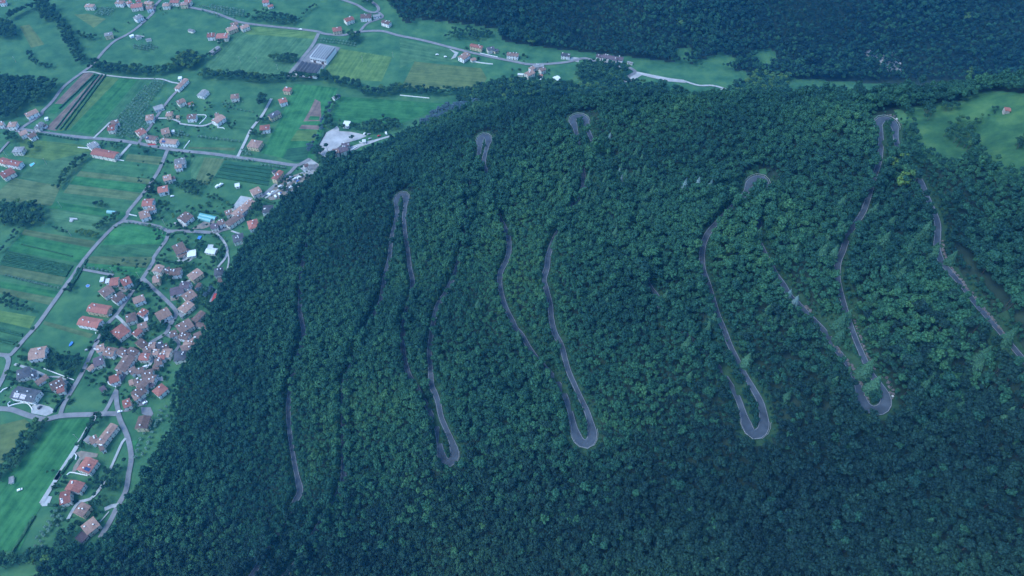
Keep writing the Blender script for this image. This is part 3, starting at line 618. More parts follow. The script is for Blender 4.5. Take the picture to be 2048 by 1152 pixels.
lane([('g', [(1500,672),(1440,740),(1300,860),(1150,990),(1070,1060)]), ('i', [(1640,330),(1430,510),(1310,548),(1230,580),(1000,570),(760,560),(600,560),(450,500),(270,465),(60,430)]), ('h', [(1650,300),(1540,370)])], 4.6, 'lane_asphalt', 'road', 'grey road from the camp into the village')
lane([('e', [(1720,505),(1640,700),(1560,830),(1450,980),(1310,1150)]), ('h', [(1740,190),(1680,270),(1530,380),(1300,620),(1090,880),(1000,1020),(900,1150)]), ('t', [(700,430),(540,650),(360,850),(240,990),(150,1085),(60,1085),(-60,1070)])], 4.4, label='long grey lane past the vineyard to the left edge')
lane([('l', [(60,300),(105,350),(100,420),(50,560),(-20,700)])], 4.4, label='short grey lane bending at the left edge')
lane([('i', [(600,555),(560,680),(480,790),(380,940)]), ('j', [(1080,0),(920,250),(800,400),(680,580),(560,750),(420,900),(290,1140)]), ('l', [(1140,220),(1000,520),(860,760),(770,920),(735,1030)])], 4.2, label='grey lane along the west side of the village')
lane([('j', [(930,260),(1080,400),(1280,590),(1365,690),(1370,760),(1290,890),(1230,1000),(1050,1110),(960,1180)])], 4.0, 'lane_asphalt', 'village_street', 'winding street through the middle of the village')
lane([('j', [(560,760),(650,840),(750,980),(700,1060)])], 3.0, 'pale_concrete', 'driveway', 'pale driveway beside the red diamond roof')
lane([('l', [(-40,955),(150,970),(350,1040),(550,1085),(740,1045),(1000,1030),(1200,1030)]), ('m', [(700,200),(900,190),(1080,190)])], 5.0, 'lane_asphalt', 'road', 'curved grey road at the lower left')
lane([('k', [(680,600),(560,820),(440,1060),(370,1140)])], 3.6, label='grey lane below the old core')
lane([('k', [(560,830),(570,1000),(600,1130)])], 4.2, label='short stub of grey lane beside the meadow')
lane([('m', [(1060,180),(1100,300),(1170,450),(1220,620),(1240,800),(1210,980)]), ('n', [(1400,50),(1370,230),(1280,400),(1200,560),(1090,740)])], 4.4, 'lane_asphalt', 'road', 'dark grey road running down along the wood')
lane([('m', [(760,215),(680,340),(500,640),(300,950),(200,1110)]), ('n', [(680,0),(560,190),(450,365)])], 3.8, 'pale_concrete', 'lane', 'pale concrete lane beside the big green field')
lane([('m', [(1165,520),(1110,590),(1080,660),(950,955)])], 2.3, 'pale_concrete', 'track', 'pale concrete track below the dark road')
lane([('n', [(1160,90),(1100,190),(1030,280),(960,330),(870,345),(800,430),(740,540)])], 2.6, 'pale_concrete', 'track', 'pale track to the tan roofed house')
lane([('n', [(1140,430),(1200,400),(1290,385)])], 3.6, 'pale_concrete', 'driveway', 'pale stub of drive off the dark road')
lane([('b', [(-200,60),(100,120),(300,190),(430,235),(700,270),(1000,300),(1200,325),(1280,350),(1470,362),(1600,332),(1850,320)]), ('c', [(-20,365),(250,420),(600,510),(900,580),(1150,630),(1320,662),(1480,660),(1700,640),(1830,610),(1900,600),(2000,630)]), ('d', [(80,655),(280,690),(360,740),(300,780),(230,840)])], 5.0, 'lane_asphalt', 'road', 'far grey road past the factory below the wooded mountain')
lane([('b', [(1215,345),(1150,470),(1030,620),(905,780)])], 5.0, label='grey factory drive')
lane([('b', [(1400,-20),(1600,50),(1700,110),(1780,132),(1830,105),(1800,50),(1680,-20)])], 5.0, label='grey hairpin lane at the top edge')
lane([('b', [(1830,130),(1870,180),(1720,240),(1640,320)])], 4.0, label='grey link lane by the far houses')
lane([('d', [(850,830),(1010,878),(1150,880),(1300,920),(1420,970)])], 3.2, 'pale_concrete', 'track', 'pale track to the white hut')
lane([('s', [(300,738),(400,715),(470,705)])], 2.6, 'pale_concrete', 'track', 'pale track in the small far meadow')
lane([('g', [(1245,-10),(1150,160),(1040,300),(980,420),(900,585)])], 3.6, 'pale_concrete', 'lane', 'pale lane beside the row of red houses')
lane([('a', [(1900,870),(1800,950),(1720,1040),(1640,1150)]), ('e', [(1530,290),(1480,350),(1420,445)])], 3.8, label='lane beside the olive grove')
lane([('e', [(1620,190),(1750,195),(1850,235)]), ('g', [(300,245),(520,270),(620,245),(660,225)])], 2.8, 'pale_concrete', 'driveway', 'winding pale driveway to three villas')
lane([('e', [(960,395),(1060,300),(1130,230)])], 2.6, 'pale_concrete', 'driveway', 'driveway beside the olive grove')
lane([('e', [(1340,455),(1280,520),(1220,590)])], 3.6, 'pale_concrete', 'driveway', 'pale driveway to the red terrace')
lane([('i', [(1240,590),(1340,700),(1390,820),(1360,930),(1260,1050)])], 2.6, 'pale_concrete', 'track', 'pale farm track along the edge of the wood')
lane([('i', [(1385,830),(1410,950),(1385,1100)])], 1.6, 'pale_concrete', 'track', 'narrow pale cart track in the grass')
lane([('j', [(2060,270),(1990,360),(1900,450),(1835,580)])], 2.8, 'pale_concrete', 'track', 'curved pale track against the wood')
lane([('h', [(1090,940),(1540,1025)])], 3.2, 'lane_asphalt', 'driveway', 'drive below the round bushes')
lane([('i', [(1440,560),(1560,600)])], 2.2, 'pale_concrete', 'driveway', 'short drive to the slate roof')
lane([('g', [(1340,1020),(1500,910),(1665,800)])], 2.6, 'pale_concrete', 'track', 'pale track along the foot of the slope')
lane([('g', [(1180,1010),(1350,900),(1570,745)])], 2.6, 'pale_concrete', 'track', 'pale drive through the camp')
lane([('e', [(95,430),(-20,560)])], 3.0, label='lane at the left edge')

lane([('l', [(180,420),(350,470),(560,560)])], 2.6, 'pale_concrete', 'driveway', 'drive to the slate roofed house')
lane([('j', [(1400,450),(1480,330),(1600,260)])], 2.8, 'pale_concrete', 'driveway', 'drive between purple and tan roofs')
lane([('k', [(1250,70),(1390,150),(1410,230),(1330,320)])], 3.2, label='alley behind the old core')
lane([('k', [(960,520),(1030,470),(1050,380),(1000,330)])], 2.8, 'pale_concrete', 'alley', 'pale alley inside the old core')
lane([('a', [(1390,365),(1480,380)])], 2.4, 'pale_concrete', 'driveway', 'drive among sheds')
lane([('n', [(1190,455),(1090,570)])], .9, 'pale_concrete', 'path', 'narrow pale path to the lowest house')

# ------------------------------------------------------------------ valley: houses
def roof_mat(name, c1, c2, c3):
    m, n, l, b = new_mat(name); tc = n.new('ShaderNodeTexCoord'); oi = n.new('ShaderNodeObjectInfo')
    t = n.new('ShaderNodeTexNoise'); t.inputs['Scale'].default_value = .55; t.inputs['Detail'].default_value = 8; t.inputs['Roughness'].default_value = .7
    mp = n.new('ShaderNodeMapping'); mp.inputs['Scale'].default_value = (1.0, .45, .45); l.new(tc.outputs['Object'], mp.inputs[0]); l.new(mp.outputs[0], t.inputs['Vector'])
    w = n.new('ShaderNodeTexWave'); w.wave_type = 'BANDS'; w.bands_direction = 'X'; w.inputs['Scale'].default_value = 1.1; w.inputs['Distortion'].default_value = .6; l.new(tc.outputs['Object'], w.inputs['Vector'])
    r = n.new('ShaderNodeValToRGB'); e = r.color_ramp.elements; e[0].position = .3; e[1].position = .7; e[0].color = (*c1, 1); e[1].color = (*c3, 1); x = e.new(.5); x.color = (*c2, 1)
    l.new(t.outputs['Fac'], r.inputs[0]); hs = n.new('ShaderNodeHueSaturation'); mr = n.new('ShaderNodeMapRange'); mr.inputs['To Min'].default_value = .72; mr.inputs['To Max'].default_value = 1.22
    l.new(oi.outputs['Random'], mr.inputs['Value']); l.new(mr.outputs[0], hs.inputs['Value']); l.new(r.outputs[0], hs.inputs['Color']); l.new(hs.outputs[0], b.inputs['Base Color'])
    bp = n.new('ShaderNodeBump'); bp.inputs['Strength'].default_value = .5; bp.inputs['Distance'].default_value = .12; l.new(w.outputs['Fac'], bp.inputs['Height']); l.new(bp.outputs[0], b.inputs['Normal'])
    b.inputs['Roughness'].default_value = .85; b.inputs['Specular IOR Level'].default_value = .2
roof_mat('roof_red', (.23,.085,.065), (.31,.118,.088), (.38,.16,.12)); roof_mat('roof_tan', (.22,.13,.10), (.31,.185,.14), (.40,.26,.20)); roof_mat('roof_brown', (.12,.075,.062), (.175,.11,.088), (.25,.16,.128))
roof_mat('roof_grey', (.17,.165,.165), (.23,.225,.22), (.30,.29,.28)); roof_mat('roof_dark', (.055,.058,.066), (.08,.083,.092), (.11,.112,.12)); roof_mat('roof_purple', (.085,.065,.075), (.115,.085,.095), (.15,.11,.115)); roof_mat('roof_white', (.50,.52,.52), (.60,.61,.61), (.68,.68,.68))
noise_mat('wall_white', (.72,.71,.69), (.86,.85,.83), .5, spec=.15); noise_mat('wall_cream', (.68,.63,.54), (.80,.76,.67), .5, spec=.15); noise_mat('wall_ochre', (.55,.45,.27), (.66,.55,.36), .5, spec=.15); noise_mat('wall_stone', (.26,.24,.22), (.42,.39,.35), .8, spec=.1)
flat_mat('window_glass', (.035,.045,.055), .15, .5); flat_mat('door_wood', (.11,.06,.035), .7); noise_mat('plaster_cap', (.62,.61,.6), (.8,.79,.78), 1.0); flat_mat('solar_glass', (.03,.055,.14), .12, .6); flat_mat('pool_water', (.10,.48,.55), .08, .5); flat_mat('blue_tarp', (.06,.20,.55), .4); flat_mat('red_awning', (.42,.06,.05), .8)
def tunnel_mat():
    m, n, l, b = new_mat('tunnel_film'); b.inputs['Base Color'].default_value = (.12,.36,.35,1); b.inputs['Roughness'].default_value = .35
tunnel_mat()
ub = MB(); ub.box(-.5, .5, -.5, .5, -.5, .5)
WIN = ub.mesh('window', 'window_glass'); DOOR = ub.mesh('door', 'door_wood'); SOLAR = ub.mesh('solar_panel', 'solar_glass'); SKYL = ub.mesh('skylight', 'plaster_cap')
cb = MB(); cb.box(-.38, .38, -.38, .38, -.9, .85); cb.box(-.55, .55, -.55, .55, .86, 1.06); CHIM = cb.mesh('chimney', 'plaster_cap')
ROOFW = dict(r='red', t='tan', b='brown', g='grey', d='dark slate', p='purple brown', w='white metal')
ROOFM = dict(r='roof_red', t='roof_tan', b='roof_brown', g='roof_grey', d='roof_dark', p='roof_purple', w='roof_white')
HOUSES = []      # (x, y, radius) of every footprint
LABELLED = []    # (object, base label, picture height, group)
hrs = np.random.default_rng(77)
def house(sh, x1, y1, x2, y2, W, col, area, kind='g', he=None, wall=None, chim=None, solar=0, name='house', noun='house', note=''):
    (a1, b1), (a2, b2) = S(sh, [(x1, y1), (x2, y2)])
    he = he if he is not None else (6.0 if W >= 8 else 3.4)
    rise = 0 if kind == 'f' else .30 * W / 2
    rh = he + (rise if kind == 'g' else rise * .6)
    W = W * .95
    P = at([a1, a2], [b1, b2], rh); cx, cy = P[:, 0].mean(), P[:, 1].mean(); L = max(4.0, float(np.hypot(*(P[1] - P[0])[:2]))); ang = math.atan2(P[1, 1]-P[0, 1], P[1, 0]-P[0, 0])
    ca, sa = math.cos(ang), math.sin(ang); z0 = float(Hgt(cx, cy))
    if kind == 'h' and L < W: L, W, ang = W, L, ang + math.pi / 2; ca, sa = math.cos(ang), math.sin(ang)
    e = bpy.data.objects.new(name, None); COL.objects.link(e); e.location = (cx, cy, z0); e.rotation_euler = (0, 0, ang)
    HOUSES.append((cx, cy, L / 2 + 1, W / 2 + 1, ang))
    ov = .55 if W > 6 else .3; l2, w2 = L / 2 - ov, W / 2 - ov
    wall = wall or ('wall_white' if hrs.random() < .5 else ('wall_cream' if hrs.random() < .7 else 'wall_ochre'))
    mb = MB(); lw = rise * (w2 / (W / 2))
    if kind == 'g':
        mb.prism([(-w2, -1.2), (w2, -1.2), (w2, he), (0, he + lw), (-w2, he)], -l2, l2)
    else: mb.box(-l2, l2, -w2, w2, -1.2, he)
    link('wall', mb.mesh('wall', wall), e)
    rb = MB(); th = .28
    if kind == 'g':
        rb.prism([(-W/2, he + lw - rise), (0, he + lw), (W/2, he + lw - rise), (W/2, he + lw - rise + th), (0, he + lw + th), (-W/2, he + lw - rise + th)], -L/2, L/2)
    elif kind == 'h':
        k = min(W / 2, L / 2 - .1); b = he - .02
        rb.v = [(-L/2,-W/2,b),(L/2,-W/2,b),(L/2,W/2,b),(-L/2,W/2,b),(-L/2,-W/2,b+.22),(L/2,-W/2,b+.22),(L/2,W/2,b+.22),(-L/2,W/2,b+.22),(-L/2+k,0,b+.22+rise),(L/2-k,0,b+.22+rise)]
        rb.f = [(0,3,2,1),(0,1,5,4),(1,2,6,5),(2,3,7,6),(3,0,4,7),(4,5,9,8),(6,7,8,9),(5,6,9),(7,4,8)]
    else:
        rb.box(-L/2, L/2, -W/2, W/2, he, he + .25); rb.box(-L/2, L/2, -W/2, -W/2+.3, he+.252, he+.6); rb.box(-L/2, L/2, W/2-.3, W/2, he+.252, he+.6)
    roof = link('roof', rb.mesh('roof', ROOFM[col]), e)
    if chim is None: chim = 0 if (W < 7 or he < 4.5 or kind == 'f') else int(hrs.integers(1, 4))
    for q in range(chim):
        xx = hrs.uniform(-.38, .38) * L * (.6 if kind == 'h' else 1); yy = hrs.uniform(-.3, .3) * W; zz = he + .25 + rise * (1 - abs(yy) / (W / 2)) * (.85 if kind == 'h' else 1)
        link('chimney', CHIM, roof, (xx, yy, zz + .15))
    for q in range(solar):
        sg = -1 if -sa * -cx + ca * -cy < 0 else 1     # the slope that faces the camera side
        sl = math.atan2(rise, W / 2); o = link('solar_panel', SOLAR, roof, ((-.26 + .27 * q) * L, sg * W * .25, he + lw - rise * .5 + th + .16)); o.scale = (L * .22, W * .34, .1); o.rotation_euler = (-sg * sl, 0, 0)
    if he >= 3.0:
        fl = [1.7] if he < 4.8 else ([1.6, 4.5] if he < 8 else [1.6, 4.5, 7.4])
        for (ux, uy, half_len, off) in ((0, -1, l2, w2), (0, 1, l2, w2), (1, 0, w2, l2), (-1, 0, w2, l2)):
            wx, wy = ux * ca - uy * sa, ux * sa + uy * ca; dirc = np.array((-cx, -cy)) / math.hypot(cx, cy)
            if wx * dirc[0] + wy * dirc[1] < .05: continue
            n = max(1, min(5, int(half_len * 2 / 3.6)))
            for fz in fl:
                for q in range(n):
                    t = (q - (n - 1) / 2) * (2 * half_len / n)
                    if fz < 2 and q == n // 2 and ux == 0 and he > 4.8:
                        o = link('door', DOOR, e, (t, uy * off, 1.1)); o.scale = (1.25, .14, 2.2); continue
                    o = link('window', WIN, e, (ux * off + (t if ux == 0 else 0), uy * off + (t if uy == 0 else 0), fz)); o.scale = (1.0, .12, 1.25) if ux == 0 else (.12, 1.0, 1.25)
    size = 'large ' if L * W > 250 else ('small ' if L * W < 75 else ('long ' if L > 2.2 * W else ''))
    wl_ = dict(wall_white='white', wall_cream='cream', wall_ochre='ochre', wall_stone='stone')[wall]
    LABELLED.append((e, f"{size}{ROOFW[col]}-roofed {wl_} {noun} {note or area}", b1 + b2, area, noun if noun != 'house' else 'house'))
    return e
A_far = 'in the far hamlet at the upper left'; A_fac = 'near the far factory road'; A_rd = 'on the road under the far wooded mountain'; A_str = 'among the striped fields at the left'
A_lane = 'along the pale lanes north of the village'; A_north = 'at the north end of the village'; A_mid = 'in the middle of the village'; A_core = 'in the packed old village core'; A_curve = 'by the curved road at the left edge'; A_south = 'on the lanes south of the village'; A_inn = 'at the gravel yard under the slope'
H = house
for x in [(868,50,962,52,9,'t','h'),(1065,352,1150,335,10,'g','h'),(1375,185,1450,150,11,'g','h'),(1180,15,1265,20,10,'t','h'),(1290,25,1340,5,9,'r','g'),(1335,50,1455,35,14,'r','g'),(1385,8,1440,-4,8,'r','g'),(1480,15,1560,25,9,'t','g'),(1490,75,1560,60,10,'t','g'),(1660,45,1735,40,10,'t','h'),(1740,5,1830,8,9,'r','g'),(1845,35,1920,30,9,'t','h'),(1890,0,1955,8,8,'r','g'),(-10,12,55,5,9,'r','g')]:
    H('a', *x[:6], A_far, x[6])
H('a', 1905,800,1800,905, 8, 't', A_str, he=5, name='barn', noun='barn'); H('a', 1822,800,1862,795, 6, 'w', A_str, 'f', 3, name='shed', noun='shed'); H('b', -5,975,55,915, 12, 'g', A_lane, he=4, chim=0)
H('a', 1810,1045,1885,1010, 10, 't', A_lane); H('a', 1920,1062,1978,1045, 6, 'r', A_lane, he=3.2, name='garage', noun='garage'); H('e', 1575,95,1672,62, 11, 'g', A_str, 'f', 3, chim=0, name='shed', noun='shed')
for x in [(1325,368,1365,352,5,'w'),(1385,382,1440,362,6,'g'),(1490,402,1545,392,5,'g'),(1930,298,1985,312,6,'g')]: H('a', *x, A_far, 'g', 2.8, name='shed', noun='shed')
for x in [(635,8,705,2,9,'r','g'),(690,60,745,45,7,'r','g'),(310,245,385,225,9,'t','g'),(270,300,370,260,11,'t','g'),(415,280,495,250,10,'t','h'),(70,350,150,345,12,'r','g'),(165,355,285,350,14,'r','g'),(1355,300,1450,285,12,'r','h'),(1480,200,1565,170,11,'r','g'),(1640,160,1755,155,13,'b','h'),(1865,205,1945,230,9,'b','g')]:
    H('b', *x[:6], A_fac, x[6])
H('b', 100,535,190,470, 7, 'g', A_fac, he=3.6, chim=0, name='barn', noun='barn', wall='wall_stone'); H('b', 1770,165,1845,155, 7, 'g', A_fac, 'f', 3.5, name='garage', noun='garage')
H('b', 855,905,930,915, 9, 'r', A_lane, 'h'); H('b', 805,1035,885,1012, 11, 'r', A_lane, 'h'); H('g', 1215,165,1320,110, 10, 'd', A_lane); H('b', 310,985,395,975, 11, 't', A_lane, 'h'); H('b', 1360,1002,1415,970, 6, 'g', A_lane, he=3, name='shed', noun='shed')
for x in [(720,450,845,478,8,'r'),(890,495,965,480,9,'d'),(960,522,1002,500,6,'d'),(1095,540,1215,556,9,'b'),(620,588,692,535,12,'t'),(725,607,775,592,7,'t'),(1365,667,1470,655,9,'g'),(1330,702,1370,680,8,'t'),(1290,757,1365,720,10,'t'),(1430,712,1485,690,8,'b'),(1650,546,1745,556,8,'d')]: H('c', *x, A_rd)
H('c', 1205,760,1265,764, 4, 'w', A_rd, 'f', 2.6, name='shed', noun='shed'); H('c', 1412,772,1462,765, 5, 'r', A_rd, he=3, name='shed', noun='shed'); H('c', 1580,800,1632,782, 10, 'w', A_rd, he=3.5, chim=0, name='barn', noun='barn'); H('c', 1432,812,1470,822, 5, 'w', A_rd, 'f', 2.6, name='shed', noun='shed')
H('c', 2015,556,2070,570, 9, 'p', A_rd); H('d', 28,560,182,592, 10, 'p', A_rd, he=8.5, wall='wall_white', name='inn', noun='inn'); H('d', 188,585,240,595, 10, 'p', A_rd, he=8, wall='wall_white'); H('d', 280,627,338,642, 4, 'g', A_rd, he=3, name='shed', noun='shed'); H('d', 1236,918,1288,924, 7, 'w', A_rd, he=3.6, wall='wall_white', chim=0, name='hut', noun='hut')
for x in [(255,150,375,95,11,'t','g'),(75,248,165,240,11,'t','h'),(-10,237,32,230,8,'t','g'),(190,342,270,310,10,'t','g'),(280,367,355,330,11,'b','g'),(362,288,425,222,8,'g','g'),(1130,225,1210,205,9,'b','g'),(1100,272,1176,266,13,'r','g'),(1485,178,1570,165,13,'t','h'),(1395,332,1470,293,14,'r','g'),
          (945,510,1190,556,13,'r','g'),(130,502,235,500,11,'g','h'),(-10,600,70,625,10,'r','g'),(72,622,205,646,10,'r','g'),(0,765,125,700,14,'r','g'),(900,472,985,425,13,'g','g')]: H('e', *x[:6], A_str, x[6])
H('e', 437,272,466,243, 5, 'b', A_str, he=3, name='shed', noun='shed'); H('e', 455,190,490,186, 5, 'w', A_str, 'f', 2.6, name='shed', noun='shed')
for x in [(1695,140,1765,135,10,'t','h',0),(1645,316,1730,295,13,'t','g',0),(1490,370,1600,386,9,'b','g',1),(1640,405,1810,420,10,'t','g',1),(1780,627,1890,608,14,'g','g',0),(1785,677,1860,664,8,'t','g',0),(1665,796,1750,775,11,'t','g',0),(1610,912,1715,890,12,'r','g',0)]: H('e', *x[:6], A_lane, x[6], solar=x[7])
H('e', 1800,170,1836,165, 6, 't', A_lane, 'h', 3, name='shed', noun='shed'); H('e', 1745,800,1790,785, 6, 'b', A_lane, he=3.2, name='garage', noun='garage'); H('e', 1755,322,1785,316, 5, 'w', A_lane, 'f', 2.6, name='canopy', noun='canopy')
for x in [(375,160,470,155,11,'b','g'),(650,215,740,150,12,'t','g'),(660,150,705,140,8,'t','g'),(1120,282,1225,270,11,'r','h'),(1010,430,1130,450,15,'t','h'),(1030,942,1125,900,12,'t','g')]: H('g', *x[:6], A_lane, x[6])
H('g', 1340,718,1265,806, 8, 'r', A_north, wall='wall_ochre', he=7); H('g', 1620,690,1715,685, 9, 'g', A_inn, 'f', 3.6, name='bar', noun='bar', wall='wall_white'); H('g', 1575,672,1620,655, 6, 'b', A_inn, he=3, name='kiosk', noun='kiosk')
H('g', 868,878,918,868, 7, 'w', A_north, 'f', 3, name='shed', noun='shed'); H('g', 1250,735,1290,715, 5, 'd', A_north, he=3, name='shed', noun='shed')
for x in [(570,630,690,612,10,'b'),(685,605,835,555,12,'p'),(730,522,880,500,8,'p')]: H('o', *x, A_inn, he=7 if x[4] > 9 else 5, wall='wall_white')
H('o', 765,150,880,160, 11, 'w', A_inn, 'f', 4, name='marquee', noun='marquee'); H('o', 1098,450,1165,445, 6, 'w', A_inn, he=3, name='kiosk', noun='kiosk'); H('o', 385,740,455,720, 6, 'w', A_inn, he=3, name='marquee', noun='tent')
for x in [(230,155,375,150,13,'r','g'),(310,242,405,224,9,'t','g'),(185,332,322,288,14,'t','g'),(745,397,865,303,15,'b','g'),(1350,306,1445,275,9,'t','g'),(1722,125,1628,205,10,'t','g'),(1622,207,1470,335,12,'t','g'),(1575,318,1365,462,10,'b','g'),(1250,446,1340,408,9,'b','g'),(1155,482,1260,468,9,'p','g'),(1660,472,1800,425,15,'r','h'),(1860,252,1995,225,13,'d','h'),(1455,657,1605,620,13,'d','h'),(650,802,800,735,17,'b','g')]: H('i', *x[:6], A_north, x[6])
H('i', 715,905,850,790, 7, 'b', A_north, he=3.6, chim=0, name='lean_to', noun='annex'); H('i', 842,872,962,850, 10, 'w', A_north, 'f', 3.6, name='canopy', noun='canopy'); H('i', 1120,768,1192,770, 6, 'w', A_north, 'f', 3, name='shed', noun='shed'); H('i', 1095,800,1232,822, 9, 'w', A_north, he=3.4, name='barn', noun='barn', chim=0)
for x in [(1085,152,1150,58,11,'t','g'),(1045,252,1140,235,11,'t','g'),(1210,142,1290,110,9,'b','g'),(1280,152,1430,140,11,'b','g'),(1545,232,1690,128,12,'t','g'),(1880,157,2005,135,12,'d','h'),(620,302,745,245,12,'r','g'),(340,452,482,358,14,'b','g'),(508,542,642,438,11,'b','g'),(178,622,455,668,12,'r','g'),(50,802,330,852,12,'r','g'),(780,547,932,490,10,'t','g'),(868,742,950,660,9,'r','g'),(680,792,822,750,12,'b','h'),
          (545,905,668,1012,14,'r','h'),(840,902,970,860,9,'t','g'),(788,1012,882,930,8,'r','g'),(1100,762,1270,670,14,'t','g'),(1465,512,1610,420,13,'t','g'),(1430,682,1560,560,12,'t','g'),(1420,320,1552,332,10,'p','g')]: H('j', *x[:6], A_mid, x[6])
H('j', 1280,422,1470,380, 12, 'p', A_mid, he=4, chim=0, name='barn', noun='barn'); H('j', 1935,262,2000,255, 8, 'b', A_mid, he=3.4, name='shed', noun='shed'); H('j', 465,285,585,270, 12, 'r', A_mid, he=3.6, chim=0, name='barn', noun='barn'); H('j', 415,288,462,282, 7, 'w', A_mid, 'f', 3, name='shed', noun='shed'); H('j', 340,268,392,262, 7, 'w', A_mid, 'f', 3, name='shed', noun='shed')
H('j', 1600,822,1732,690, 8, 'b', A_mid, he=4.6, chim=0, name='barn', noun='barn'); H('j', 1640,384,1688,306, 5, 'b', A_mid, he=3, name='shed', noun='shed'); H('j', 935,805,990,790, 7, 'w', A_mid, 'f', 3, name='canopy', noun='canopy'); H('j', 1412,758,1470,722, 8, 'g', A_mid, 'f', 3, name='shed', noun='shed')
for x in [(1380,932,1570,822,14,'b'),(1640,862,1782,882,6,'b'),(1280,997,1372,975,9,'b'),(1408,1002,1540,1032,9,'b'),(1612,1042,1750,952,9,'b'),(1558,1122,1652,1032,8,'t'),(1468,1122,1582,1132,9,'t')]: H('j', *x, A_core)
for x in [(280,252,392,215,10,'t','g'),(392,270,535,292,11,'t','g'),(580,260,692,312,9,'b','g'),(240,432,372,385,12,'p','g'),(172,542,250,468,6,'t','g'),(932,128,842,202,12,'b','g'),(805,240,725,322,13,'b','g'),(735,338,592,540,13,'b','g'),(990,212,1085,200,10,'t','g'),(920,262,1030,250,8,'b','g'),(1100,212,1192,170,10,'d','g'),(1170,237,1255,195,8,'b','g'),(1055,287,1132,290,8,'t','g'),(1170,292,1290,302,11,'t','g'),(865,350,1005,356,9,'r','g'),(1120,352,1215,340,9,'r','g'),(1070,432,1170,402,10,'b','g'),(1050,492,1140,485,7,'b','g'),(1335,352,1500,320,13,'d','h'),(1430,252,1560,192,10,'b','g'),
          (730,562,822,512,9,'b','g'),(822,552,930,530,8,'b','g'),(900,602,1050,570,12,'b','g'),(960,642,1082,652,9,'b','g'),(850,772,962,650,11,'b','g'),(790,882,922,770,12,'b','g'),(775,912,850,870,9,'t','g'),(725,712,785,690,7,'t','g'),(790,702,862,680,9,'b','g'),(1080,862,1215,750,11,'r','h')]: H('k', *x[:6], A_core, x[6])
H('k', 560,560,625,540, 9, 't', A_core, he=4.6); H('k', 990,742,1062,710, 7, 'p', A_core, he=3, name='shed', noun='shed'); H('k', 940,850,972,812, 4.5, 'w', A_core, 'f', 2.6, name='shed', noun='shed')
H('k', 455,672,590,625, 10, 'r', A_south); H('k', 335,812,405,765, 7, 'p', A_south, he=3, name='shed', noun='shed'); H('k', 640,1002,745,960, 10, 'r', A_south)
for x in [(340,282,545,245,15,'t','g',0),(190,542,360,490,13,'d','h',0),(365,547,440,520,8,'d','g',0),(430,645,570,550,7,'b','g',0),(600,682,760,600,12,'b','g',0),(680,722,775,692,9,'r','g',0),(150,735,440,795,14,'d','g',2)]: H('l', *x[:6], A_curve, x[6], solar=x[7])
for x in [(1410,205,1355,380,12,'b','g',0),(1000,320,785,592,9,'t','g',0),(800,645,852,620,8,'b','g',0),(670,552,770,500,9,'t','g',0),(560,962,692,780,14,'r','g',1)]: H('m', *x[:6], A_south, x[6], solar=x[7], he=6.4)
H('m', 608,562,682,490, 6, 'g', A_south, he=3.4, name='garage', noun='garage')
for x in [(835,110,765,222,15,'r','g',0),(640,302,760,268,13,'r','g',1),(830,482,930,360,11,'t','g',0),(900,652,1042,540,12,'t','g',0)]: H('n', *x[:6], A_south, x[6], solar=x[7], he=6.4)
H('n', 850,772,930,690, 9, 'p', A_south, 'f', 3.2, name='garage', noun='garage'); H('n', 95,118,150,100, 7, 'g', A_south, 'f', 2.4, name='shed', noun='shed')
H('q', 1602,256,1640,248, 4.5, 'r', 'on the high hill meadow', he=2.6, chim=0, name='hut', noun='hut', wall='wall_stone')

